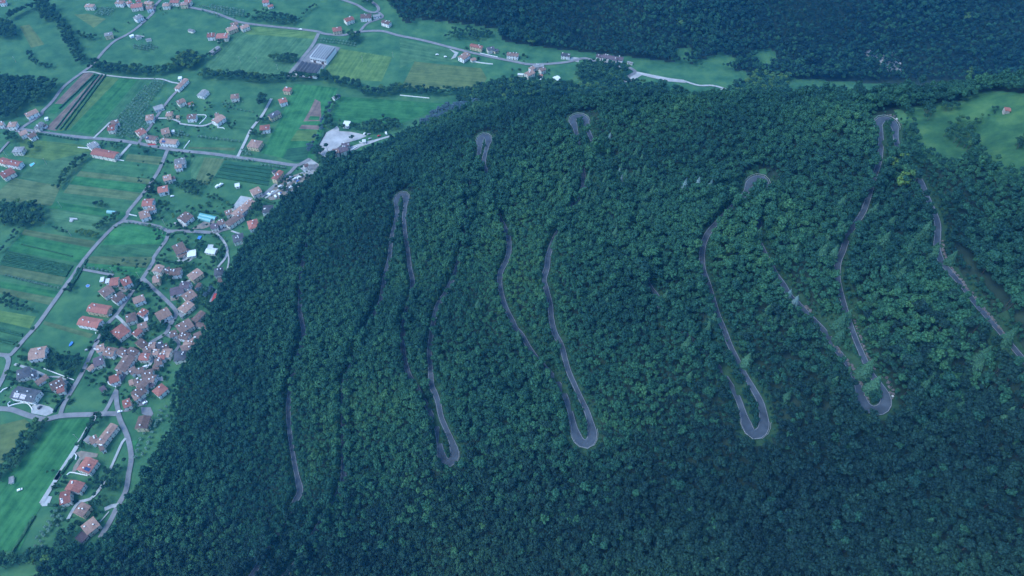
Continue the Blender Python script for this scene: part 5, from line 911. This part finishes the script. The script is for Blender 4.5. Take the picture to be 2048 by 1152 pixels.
OCROWN = [olive_crown(300 + i) for i in range(4)]; OTRUNK = trunk_mesh(2.2, .2, 3, 9)
def pick(kind):
    r_ = random.random()
    if kind == 'yellow' or (kind == 'yellowmix' and r_ < .4) or (kind == 'mixed' and r_ < .1): return random.choice(YCROWN)
    if kind == 'willow': return random.choice(WCROWN)
    if kind == 'olivemix' and r_ < .6: return random.choice(WCROWN)
    return random.choice(HCROWN)
ba = np.array([(b[0], b[1], b[2], b[3]) for b in BELT]); bdep = ba[:, 1]*CP - (ba[:, 2]-CAM_H)*SP; bpx, bpy_ = to_px(ba[:, 0], ba[:, 1], ba[:, 2]+4)
vis = (bpx > 0) & (bpx < 2048) & (bpy_ > 0) & (bpy_ < 1152); bord = np.argsort(np.where(vis, -ba[:, 3]/bdep, 9)); print('belt trees', len(BELT), 'in view', vis.sum())
chosen = []; seen = set()
for i in bord:               # every belt or copse keeps a tree of its own, then the largest
    if vis[i] and BELT[i][4] not in seen: seen.add(BELT[i][4]); chosen.append(int(i))
for i in bord:
    if len(chosen) >= 300: break
    if int(i) not in chosen: chosen.append(int(i))
chosen = set(chosen); CROWN_OF = [pick(b[5]) for b in BELT]; first = {}
for i in sorted(chosen):
    x, y, z, s, lab, kind = BELT[i]; c = CROWN_OF[i]; o = plant('valley_tree', c, TRUNKS[0], x, y, z - .2, s, random.uniform(0, 6.28), lab, 'tree' if 'bush' not in lab and 'shrub' not in lab else 'bush', 'trees: ' + lab[:60], s * .8); first.setdefault(c.name, o.children[0])
for nm, cl, lab in (('hedgerow_wood', HCROWN, 'dark green belts and copses across the valley floor'), ('yellow_scrub', YCROWN, 'yellow green trees scattered through the valley belts'), ('willow_scrub', WCROWN, 'grey green trees scattered through the valley belts')):
    names = [c.name for c in cl if c.name in first]; rb_ = [i for i in range(len(BELT)) if i not in chosen and CROWN_OF[i].name in names]
    if not rb_: continue
    sc_ = np.array([BELT[i][3] for i in rb_]); instance_stuff(nm, np.array([BELT[i][:3] for i in rb_]), np.stack([sc_, sc_, sc_*.8], 1), np.stack([sc_*0, sc_*0, np.random.default_rng(1).uniform(0, 6.28, len(sc_))], 1), np.arange(len(rb_)) % len(names), [first[n] for n in names], lab, 'woodland')

# olives and orchard rows
OL = []
def olive_rows(sh, poly, a, b, row, gap, lab, jit=.5):
    P = wpoly(sh, poly); A, B = wpoly(sh, [a, b])[:, :2]; u = (B-A)/np.linalg.norm(B-A); n = np.array((-u[1], u[0])); c = P[:, :2].mean(0); rs_ = np.random.default_rng(len(OL)+3)
    for i in range(-60, 61):
        for j in range(-60, 61):
            p = c + u*(i*gap+(j % 2)*gap/2) + n*j*row + rs_.normal(size=2)*jit*.5
            if inpoly(np.array([p[0]]), np.array([p[1]]), P)[0] and house_clear(np.array([p[0]]), np.array([p[1]]), .5)[0] and lane_clear(np.array([p[0]]), np.array([p[1]]))[0] > .6: OL.append((p[0], p[1], rs_.uniform(.82, 1.15), lab))
def olive_line(sh, pts, gap, lab, s=1.0):
    q = np.array(S(sh, pts)); L = smooth_line(at(q[:, 0], q[:, 1]), gap)
    for p in L: OL.append((p[0], p[1], s*random.uniform(.85, 1.12), lab))
olive_rows('f', [(308,160),(334,167),(322,182),(303,205),(288,232),(300,262),(283,284),(212,270),(236,240),(262,206)], (308,160), (215,268), 5.0, 4.9, 'round grey green olive tree in the long grove')
olive_rows('n', [(620,425),(720,440),(700,560),(600,660),(500,800),(470,880),(350,920),(370,800),(430,690),(540,540)], (700,450), (380,880), 4.6, 4.6, 'olive tree in the grove at the lower left')
olive_line('m', [(1800,60),(1740,100),(1660,150),(1630,230),(1590,330),(1530,450),(1490,560),(1440,690),(1410,745)], 5.0, 'small round olive tree in the two slanting rows beside the wood'); olive_line('m', [(1740,230),(1680,265),(1410,480),(1370,545),(1330,680),(1310,790)], 6.0, 'small round olive tree in the two slanting rows beside the wood')
olive_line('h', [(1160,920),(1520,990)], 4.6, 'round bush in the row along the village drive', .9); olive_line('h', [(90,1030),(350,1100),(620,1165)], 4.0, 'small tree in the row across the straw strip', .75); olive_line('t', [(330,10),(600,70),(850,130)], 4.2, 'small tree in the row across the straw strip', .75)
olive_line('g', [(500,385),(700,410),(920,435)], 4.6, 'olive tree in the row on the villa lawn', .95); olive_rows('g', [(220,330),(330,330),(440,370),(420,400),(260,390)], (230,340), (440,385), 4.6, 4.6, 'olive tree beside the tan roofed house'); olive_rows('g', [(920,500),(1080,500),(1050,580),(910,570)], (920,510), (1060,530), 4.8, 4.8, 'olive tree below the pink hip roof')
olive_line('g', [(770,610),(1060,635)], 4.8, 'olive tree in the row under the straight road', .9); olive_rows('g', [(1100,650),(1440,690),(1380,730),(1150,690)], (1100,650), (1440,700), 5, 5, 'olive tree above the camp road'); olive_line('b', [(240,1060),(330,1065),(440,1050)], 4.0, 'shrub in the ring round the lone tan hip roof', .7); olive_line('b', [(1210,430),(1400,450),(1580,480)], 4.4, 'olive tree in the rows behind the factory', .9); olive_line('b', [(1220,405),(1420,425),(1590,460)], 4.4, 'olive tree in the rows behind the factory', .9)
olive_rows('b', [(0,60),(200,70),(470,120),(460,190),(200,190),(0,120)], (0,70), (470,140), 5.2, 5.2, 'olive tree in the far orchard at the top'); olive_rows('a', [(1040,90),(1180,90),(1120,180),(980,160)], (1040,90), (980,160), 4.8, 4.8, 'olive tree in the far hamlet plot'); olive_rows('a', [(1380,480),(1560,450),(1640,500),(1500,540),(1340,510)], (1380,480), (1600,520), 5, 5, 'olive tree in the far garden plot'); olive_line('i', [(250,480),(400,510),(520,560),(500,650)], 6, 'small tree round the green corner field', .7); olive_line('e', [(470,360),(620,385),(760,410)], 5.0, 'bush under the straight road', .8); olive_line('g', [(780,70),(860,95),(1060,130)], 5.5, 'small tree on the villa meadow', .7)
olive_rows('j', [(1650,390),(1900,380),(1880,450),(1700,560),(1640,520)], (1650,400), (1880,420), 4.8, 4.8, 'olive tree in the orchard against the wood'); olive_line('h', [(1560,380),(1700,320),(1850,330),(2100,370),(2280,400)], 5.0, 'small bush along the bend of the road', .7)
oa = np.array([(o[0], o[1]) for o in OL]); oz = Hgt(oa[:, 0], oa[:, 1]); opx, opy = to_px(oa[:, 0], oa[:, 1], oz+2); od = oa[:, 1]*CP - (oz-CAM_H)*SP; onear = np.argsort(np.where((opx > 0) & (opx < 2048) & (opy > 0), od, 9e9)); print('olives', len(OL)); keepo = set(int(i) for i in onear[:330]); fo = []
for i, (x, y, s, lab) in enumerate(OL):
    if i in keepo:
        o = plant('olive_tree', OCROWN[i % 4], OTRUNK, x, y, oz[i]-.1, s, random.uniform(0, 6.28), lab, 'olive tree' if 'olive' in lab else 'bush', 'trees: ' + lab[:60])
        if len(fo) < 4 and i % 4 == len(fo): fo.append(o.children[0])
ro = [i for i in range(len(OL)) if i not in keepo]
if ro: s_ = np.array([OL[i][2] for i in ro]); instance_stuff('far_orchard', np.array([(OL[i][0], OL[i][1], oz[i]-.1) for i in ro]), np.stack([s_, s_, s_], 1), np.stack([s_*0, s_*0, s_*9], 1), np.arange(len(ro)) % len(fo), fo, 'far olive orchards seen as a grey green pattern', 'orchard')

# ------------------------------------------------------------------ conifers along the hairpin road
CYP = [column_crown(i, 10.5, 1.45, 'cypress_needle') for i in range(4)]; PINE = [conifer_crown(20+i, 15, 4.0, 'conifer_needle') for i in range(4)]; SPR = [conifer_crown(40+i, 16, 4.2, 'blue_needle') for i in range(2)]; CTR = trunk_mesh(5.0, .2, 0, 3)
def conifers(pts, crowns, smin, smax, lab, name, group):
    q = np.array(pts, float); P = at(q[:, 0], q[:, 1], 4.0)
    for i, p in enumerate(P):
        d = np.hypot(hair[:, 0]-p[0], hair[:, 1]-p[1]) - half; j = int(d.argmin())
        if d[j] < 1.3:
            v = p[:2] - hair[j, :2]; v = v/(np.linalg.norm(v)+1e-6); p[:2] = hair[j, :2] + v*(half[j]+1.4); p[2] = Hgt(p[0], p[1])
        plant(name, crowns[i % len(crowns)], CTR, p[0], p[1], p[2]-.3, random.uniform(smin, smax), random.uniform(0, 6.28), lab, 'conifer', group)
conifers([(787,430),(785,445),(782,460),(778,500),(776,520),(768,545),(757,565),(752,580),(735,625),(728,650),(710,690),(803,400),(800,440),(798,455),(803,470),(805,490),(800,505),(803,520),(797,540),(805,560),(803,600),(800,620),(799,640),(798,660),(797,690),(800,712),(693,735),(684,780),(682,800),(681,850),(680,890),(677,925)], CYP, .7, 1.1, 'slender dark green cypress lining the lower legs of the hairpin road', 'cypress', 'cypresses along the lower hairpins')
conifers([(950,310),(946,325),(942,345),(939,370),(936,390),(928,455),(925,480),(918,500),(912,520),(904,545),(893,562),(880,592),(871,605),(860,630),(857,655),(850,690),(848,720),(965,322),(966,340),(967,360),(972,375),(1005,478),(1006,495),(1003,510),(1001,530),(995,545),(992,588),(985,560),(1084,560),(1082,585)], CYP, .7, 1.15, 'slender cypress lining the middle legs of the hairpin road', 'cypress', 'cypresses along the middle hairpins')
conifers([(835,385),(790,765),(800,775),(815,795),(825,805),(835,815),(842,820),(852,835),(862,850),(850,885),(842,905),(872,920),(856,920),(765,690),(805,755),(745,740),(985,430),(983,405),(975,400),(935,450),(860,440),(880,450),(990,598),(1037,675),(1077,725),(1092,745),(1075,735),(1118,688)], PINE, .6, .95, 'green pine beside the lower or middle hairpin legs', 'pine', 'pines along the lower and middle hairpins')
conifers([(1122,460),(1104,490),(1081,548),(1088,608),(1236,445),(1232,460),(1230,475),(1235,492),(1243,585),(1212,615),(1226,485),(1250,360),(1245,410),(1272,445),(1278,540),(1290,560),(1270,520),(1345,628),(1355,640),(1325,600),(1300,545),(1180,390),(1150,395),(1130,370),(1105,365),(1120,385),(1160,420),(1190,400),(1210,370),(1225,340),(1240,350),(1280,380),(1290,410),(1300,450),(1320,470),(1285,500),(1195,470),(1180,500),(1310,360),(1275,355)], PINE, .75, 1.15, 'broad green pine in the forest between the middle hairpins', 'pine', 'pines between the middle hairpins')
conifers([(1527,405),(1532,430),(1517,470),(1745,428),(1680,470),(1640,518),(1665,512),(1652,482),(1780,450),(1830,490),(1808,515),(1762,495),(1795,560),(1742,608),(1678,420),(1960,718),(1948,745),(1925,775),(2015,678),(1852,768),(1838,785),(1905,828),(1885,835),(1790,545),(1845,470),(1860,520),(1680,650),(1700,640),(1730,745),(1745,775)], PINE, .85, 1.35, 'tall pointed pine near the topmost hairpins', 'pine', 'pines near the topmost hairpins')
conifers([(1366,385),(1392,382),(1417,386)], SPR, 1.0, 1.2, 'pale blue white spruce, one of three together in mid forest', 'blue_spruce', 'three blue spruces'); conifers([(1219,280),(1238,350),(1242,365)], SPR, .75, .9, 'pale blue spruce below the far hairpin', 'blue_spruce', 'spruces below the far hairpin'); conifers([(1808,690),(1590,605),(1580,590)], SPR, .6, .8, 'small pale blue green spruce among the upper legs', 'blue_spruce', 'spruces among the upper legs')

rs = np.random.default_rng(91); extra_p = []
for (xa, xb, ya, yb, n_) in ((1060,1340,310,500,34),(1560,2010,430,860,26),(1350,1560,560,760,12),(900,1020,360,620,8),(1600,2040,880,1120,8)):
    for _ in range(n_): extra_p.append((rs.uniform(xa, xb), rs.uniform(ya, yb)))
conifers(extra_p, PINE, .7, 1.15, 'scattered pale green pine rising above the broadleaf canopy', 'pine', 'scattered pines in the forest')

# garden shrubs between the houses
SHRUB = [recolor(c, 'hedge_leaf') for c in CROWNS[:4]]
for m_ in SHRUB:
    for v in m_.vertices: v.co = (v.co.x * .45, v.co.y * .45, (v.co.z - 5.6) * .42)
GARDENS = [('j', [(560,20),(2000,60),(1800,700),(1700,1100),(300,1100),(200,600)], 95, 'in the middle village gardens'), ('k', [(200,150),(1300,100),(1300,500),(1150,900),(700,1100),(400,1000),(100,700)], 60, 'in the old core gardens'), ('i', [(200,150),(1900,150),(1600,700),(1250,1000),(500,950),(150,400)], 70, 'in the north village gardens'),
           ('l', [(150,200),(900,300),(900,900),(600,900),(50,900),(100,500)], 60, 'in the gardens by the curved road'), ('g', [(30,80),(900,20),(900,550),(30,450)], 45, 'in the villa gardens'), ('n', [(450,20),(1100,20),(1150,700),(600,650)], 30, 'in the southern lane gardens'), ('e', [(1500,450),(2000,550),(1700,1100),(1400,1050)], 35, 'in the lane gardens'), ('a', [(1000,250),(1700,20),(1900,60),(1500,450)], 25, 'in the far hamlet gardens'), ('c', [(500,480),(1500,560),(1600,850),(1200,800)], 20, 'by the far road houses')]
for sh, pts, n_, where in GARDENS:
    P = wpoly(sh, pts); rs = np.random.default_rng(n_*7); X = rs.uniform(P[:, 0].min(), P[:, 0].max(), n_*6); Y = rs.uniform(P[:, 1].min(), P[:, 1].max(), n_*6); k = inpoly(X, Y, P) & (lane_clear(X, Y) > .8) & house_clear(X, Y, .4) & ~inpoly(X, Y, FOREST); X, Y = X[k][:n_], Y[k][:n_]
    # shrubs keep to the house plots
    hc = np.array([(h[0], h[1], max(h[2], h[3])) for h in HOUSES])
    for x, y in zip(X, Y):
        if (np.hypot(hc[:, 0]-x, hc[:, 1]-y) - hc[:, 2]).min() > 13: continue
        s = rs.uniform(.9, 2.0); tag(link('garden_shrub', SHRUB[int(rs.integers(4))], None, (x, y, float(Hgt(x, y))), rs.uniform(0, 6.28), (s, s, s)), 'small round shrub ' + where, 'shrub', 'shrubs ' + where)

# ------------------------------------------------------------------ guard rails, rocks, cars, poles
def hair_index(px, py): return int(np.argmin((hp[:, 0]-px)**2 + (hp[:, 1]-py)**2))
def hair_near(px, py):
    k = hair_index(px, py); return int(np.argmin((hair[:, 0]-hx[k])**2 + (hair[:, 1]-hy[k])**2))
def rail(p0, p1, side, lab):
    i, j = hair_near(*p0), hair_near(*p1); L = hair[i:j+1]; n = hn[i:j+1]; w_ = half[i:j+1] + .35; e = bpy.data.objects.new('guard_rail', None); COL.objects.link(e)
    P = L[:, :2] + n*side*w_[:, None]; v = []; 
    for q in range(len(L)):
        for dz, dn in ((.5, 0), (.95, 0), (.95, .14), (.5, .14)): pp = P[q] + n[q]*side*dn; v.append((pp[0], pp[1], L[q, 2]+dz))
    f = [(q*4+a, (q+1)*4+a, (q+1)*4+(a+1) % 4, q*4+(a+1) % 4) for q in range(len(L)-1) for a in range(4)]
    link('beam', mesh_from('beam', v, f, 'rail_steel'), e)
    for q in range(0, len(L)):
        mb = MB(); c = P[q] + n[q]*side*.2; mb.box(c[0]-.08, c[0]+.08, c[1]-.08, c[1]+.08, L[q, 2]-.4, L[q, 2]+.85); link('post', mb.mesh('post', 'rail_steel'), e)
    tag(e, lab, 'guard rail')
def outer(p):      # which side of the bend is its outside
    k = hair_near(*p); c = hair[max(0, k-5):k+6, :2].mean(0); return -1 if np.dot(c-hair[k, :2], hn[k]) > 0 else 1
for p0, pm, p1, lab in [((724,336),(735,331),(748,329),'steel guard rail round the lowest far hairpin'),((793,405),(805,388),(812,394),'steel guard rail round the far hairpin second from left'),((960,290),(967,271),(977,282),'steel guard rail round the far hairpin third from left'),((1149,252),(1160.5,232),(1173,251),'steel guard rail round the farthest, highest looking hairpin'),((1759.5,262),(1773,238),(1790,256),'steel guard rail round the topmost far hairpin by the meadow'),
                        ((1142,828),(1171,888),(1184,861),'steel guard rail round the near hairpin in the middle'),((882.3,908),(897.7,925),(909,904),'steel guard rail round the near hairpin on the lower left'),((1486,824),(1515,868),(1528,840),'steel guard rail round the near hairpin right of middle'),((1499,367),(1523,356),(1530,366),'steel guard rail round the half hidden upper bend')]:
    rail(p0, p1, outer(pm), lab)
ROCKS = [mesh_from('rock', *rock_ball(2, 500+i, .2, sc=(1, .8, .75), freq=1.2), 'rock') for i in range(4)]; WROCKS = [mesh_from('rock', *rock_ball(2, 520+i, .22, sc=(1, .8, .9), freq=1.2), 'white_rock') for i in range(3)]
def rocks(pts, n, spread, smin, smax, meshes, lab, group, side=0):
    q = np.array(pts, float); P = smooth_line(at(q[:, 0], q[:, 1], 1.0)[:, :2], 1.0); rs_ = np.random.default_rng(len(lab)*3+n)
    for i in range(n):
        p = P[int(len(P)*(i+.5)/n)] + rs_.normal(size=2)*spread; s = rs_.uniform(smin, smax); o = link('boulder', meshes[i % len(meshes)], None, (p[0], p[1], float(Hgt(*p))+.25*s), rs_.uniform(0, 6.28), (s, s*rs_.uniform(.7, 1.1), s*rs_.uniform(.8, 1.3))); tag(o, lab, 'rock', group)
rocks([(1888,480),(1889,500),(1898,528),(1915,548),(1938,578),(1962,608),(1985,635),(2008,665)], 60, .4, .6, 1.2, ROCKS, 'pinkish grey boulder in the bank above the topmost road leg', 'boulders along the topmost leg'); rocks([(1770,755),(1780,772),(1790,795)], 12, 1.0, .6, 1.2, ROCKS+WROCKS[:1], 'pale boulder in the bank by the near hairpin on the right', 'boulders by the right near hairpin')
rocks([(1670,690),(1690,715),(1712,745),(1727,775),(1738,800)], 34, .5, .6, 1.2, ROCKS, 'boulder between the two road legs on the right', 'boulders between the right legs'); rocks([(1708,630),(1718,665),(1733,700),(1750,735)], 22, .4, .6, 1.1, ROCKS, 'boulder in the bank beside the long right leg', 'boulders beside the long right leg'); rocks([(1778,228),(1790,232),(1798,246)], 9, .8, .6, 1.1, ROCKS+WROCKS[:1], 'pale boulder above the topmost hairpin', 'boulders above the topmost hairpin'); rocks([(1612,612),(1622,620)], 6, .5, .8, 1.3, ROCKS, 'reddish boulder beside the upper hidden leg', 'boulders by the hidden leg')
rocks([(1735,118),(1750,122),(1765,125),(1780,130),(1792,136)], 46, 6.5, 2.5, 5.5, WROCKS, 'white limestone crag showing through the far forest', 'white crags on the far slope')
for c_, nm in (((.78,.79,.80), 'car_white'), ((.30,.31,.33), 'car_grey'), ((.05,.06,.08), 'car_dark'), ((.07,.16,.42), 'car_blue'), ((.42,.05,.05), 'car_red')): flat_mat(nm, c_, .3, .5)
flat_mat('tyre', (.02,.02,.02), .9)
def car_parts(col, van=False):
    L_, W_, h1, h2 = (6.2, 2.1, 1.0, 2.7) if van else (4.2, 1.75, .85, 1.45)
    b = MB(); pr = [(-L_/2, .35), (L_/2, .35), (L_/2, h1*.9), (L_/2*.55, h1), (L_/2*.40 if van else .7, h2), (-L_/2*.95 if van else -L_*.36, h2), (-L_/2, h1)]
    bm_ = MB(); k = len(pr); bm_.v = [(x, -W_/2, z) for x, z in pr] + [(x, W_/2, z) for x, z in pr]; bm_.f = [tuple(range(k)), tuple(reversed(range(k, 2*k)))] + [(i, k+i, k+(i+1) % k, (i+1) % k) for i in range(k)]
    g = MB(); g.v = [(L_/2*.56, -W_/2*.85, h1+.06), (L_/2*.56, W_/2*.85, h1+.06), ((L_/2*.41 if van else .75), W_/2*.8, h2-.08), ((L_/2*.41 if van else .75), -W_/2*.8, h2-.08)]; g.v += [(x+.05, y, z+.03) for x, y, z in g.v]; g.f = [(4,5,6,7),(0,1,5,4),(1,2,6,5),(2,3,7,6),(3,0,4,7)]
    w_ = MB(); cone_tube(w_, (0, -.13, 0), (0, .13, 0), .33, .33, 10); w_.f += [tuple(range(10)), tuple(range(10, 20))]
    return bm_.mesh('body', col), g.mesh('windscreen', 'window_glass'), w_.mesh('wheel', 'tyre'), L_, W_
CARM = {}
def car(sh, x, y, deg, col, lab, van=False):
    key = (col, van); CARM[key] = CARM.get(key) or car_parts(col, van); b, g, w_, L_, W_ = CARM[key]; px_, py_ = S(sh, [(x, y)])[0]; p = at([px_], [py_], 1.0)[0]
    e = bpy.data.objects.new('camper_van' if van else 'parked_car', None); COL.objects.link(e); e.location = (p[0], p[1], p[2]+.62); e.rotation_euler = (0, 0, R(deg)); link('body', b, e); link('windscreen', g, e)
    for a in (-1, 1):
        for c in (-1, 1): link('wheel', w_, e, (a*L_*.31, c*(W_/2-.05), .33))
    LABELLED.append((e, lab, py_*2, 'camper vans at the camp' if van else 'parked cars', 'van' if van else 'car'))
for x, y, d in [(1440,795,40),(1490,812,40),(1465,890,30),(1495,870,30),(1430,908,30),(1325,970,120),(1285,992,120),(1220,970,150),(1530,800,60),(1340,888,40),(1560,782,60),(1385,905,40)]: car('g', x, y, d, 'car_white', 'white camper van at the camp under the slope', True)
for x, y, c in [(1260,940,'white'),(1345,985,'blue'),(1410,940,'grey'),(1515,832,'blue'),(1330,955,'blue'),(1420,820,'dark'),(1370,915,'grey')]: car('g', x, y, 40, 'car_'+c, f'{c} car parked at the camp under the slope')
for sh, x, y, d, c, l_ in [('j',330,940,20,'white','white car parked in the village car park by the red terraces'),('j',308,985,20,'white','white van-like car parked in the village car park by the red terraces'),('j',285,1090,60,'dark','dark car parked in the bay beside the west lane'),('j',468,748,20,'white','white car parked beside the upper red terrace'),('l',480,940,60,'dark','dark car on the pale rounded driveway'),('k',950,985,40,'white','white car parked in the old core court'),('k',970,490,20,'white','white car parked in the small court'),('k',945,500,20,'white','second white car in the small court'),('o',1145,330,70,'white','white car at the edge of the gravel yard'),('o',1220,340,30,'grey','grey car at the edge of the gravel yard'),('o',1240,420,30,'grey','grey car beside the kiosk terrace'),('o',1400,370,30,'red','red car on the gravel terrace'),
                           ('d',110,660,160,'white','white car in the row at the far inn'),('d',140,672,160,'red','red car in the row at the far inn'),('d',170,682,160,'blue','blue car in the row at the far inn'),('d',200,690,160,'white','last white car in the row at the far inn'),('b',1030,300,170,'white','white car driving on the far road'),('i',640,85,20,'white','white car in the meadow gateway'),('a',1460,235,40,'grey','grey car on the far hamlet lane'),('n',215,215,30,'white','small white car on the big green field'),('k',610,1105,20,'white','white car at the lower crossroads'),('c',380,560,10,'white','white car on the far field edge'),('c',465,582,10,'white','second white car on the far field edge'),('k',165,270,20,'grey','grey car in the garden west of the core')]: car(sh, x, y, d, 'car_'+c, l_)
car('o', 1525, 330, 110, 'car_white', 'white van at the far end of the gravel terrace', True); car('g', 695, 886, 60, 'car_white', 'white caravan on the meadow above the tunnels', True); car('g', 727, 872, 60, 'car_white', 'white caravan on the meadow above the tunnels', True)
noise_mat('pole_wood', (.30,.29,.28), (.45,.44,.42), 2.0)
pm_ = MB(); cone_tube(pm_, (0,0,-1), (0,0,10), .16, .10, 7); POLE = pm_.mesh('pole', 'pole_wood'); pm_ = MB(); pm_.box(-.9, .9, -.07, .07, 9.2, 9.35); ARM = pm_.mesh('cross_arm', 'pole_wood')
for sh, x, y, l_ in [('h',1540,995,'utility pole beside the village drive'),('h',838,105,'utility pole in the bright strip field'),('h',965,488,'utility pole on the bank above the vineyard'),('h',1895,1058,'utility pole at the village street corner'),('b',800,722,'utility pole left of the dark solar factory roof'),('b',590,645,'utility pole in the pale field, middle one'),('b',412,640,'utility pole in the pale field, leftmost one'),('b',970,640,'utility pole by the thicket'),('b',1665,635,'utility pole in the mown striped field'),('b',1978,595,'utility pole right of the mown striped field'),('e',480,660,'utility pole in the yellow green strip'),('e',75,585,'utility pole at the left edge by the red roofs'),('e',510,330,'utility pole by the straight road'),('l',878,690,'utility pole beside the west lane'),('a',165,640,'utility pole in the upper left meadow'),('j',690,525,'utility pole beside the dormered house'),('m',520,535,'utility pole beside the concrete lane'),('m',790,870,'utility pole below the red courtyard house'),('i',545,480,'utility pole beside the brown barn house'),('i',1275,970,'utility pole along the farm track')]:
    p = at([S(sh, [(x, y)])[0][0]], [S(sh, [(x, y)])[0][1]])[0]; e = bpy.data.objects.new('utility_pole', None); COL.objects.link(e); e.location = tuple(p); link('pole', POLE, e); link('cross_arm', ARM, e); tag(e, l_, 'pole', 'utility poles')

# ------------------------------------------------------------------ labels that single out each house and car
ORD = 'first second third fourth fifth sixth seventh eighth ninth tenth eleventh twelfth thirteenth fourteenth fifteenth sixteenth seventeenth eighteenth nineteenth twentieth'.split()
groups = {}
for rec in LABELLED: groups.setdefault(rec[1], []).append(rec)
for lab, recs in groups.items():
    recs.sort(key=lambda r: r[2])
    for i, (o, l_, yy, ar, cat) in enumerate(recs):
        if len(recs) == 1: full = l_
        elif i == len(recs) - 1: full = l_ + ', lowest of them'
        elif i == 0: full = l_ + ', topmost of them'
        else: full = l_ + f', {ORD[i]} from the top'
        tag(o, full, cat, ('houses ' + ar) if cat not in ('car', 'van') else ar)

# ------------------------------------------------------------------ the air
hm = bpy.data.materials.new('haze_air'); hm.use_nodes = True; MATS['haze_air'] = hm
hn_ = hm.node_tree.nodes; hl_ = hm.node_tree.links; hn_.remove(hn_['Principled BSDF'])
pv = hn_.new('ShaderNodeVolumePrincipled'); pv.inputs['Color'].default_value = (.05, .42, 1.0, 1); pv.inputs['Density'].default_value = HAZE; pv.inputs['Anisotropy'].default_value = 0.0
hl_.new(pv.outputs[0], hn_['Material Output'].inputs['Volume'])
hb = MB(); hb.box(-7600, 7600, -7600, 7600, -1.5, max(float(gz.max()) + 25, CAM_H + 8))
haze = tag(link('haze', hb.mesh('haze', 'haze_air')), 'thin blue evening haze over the whole valley', 'haze', kind='stuff')
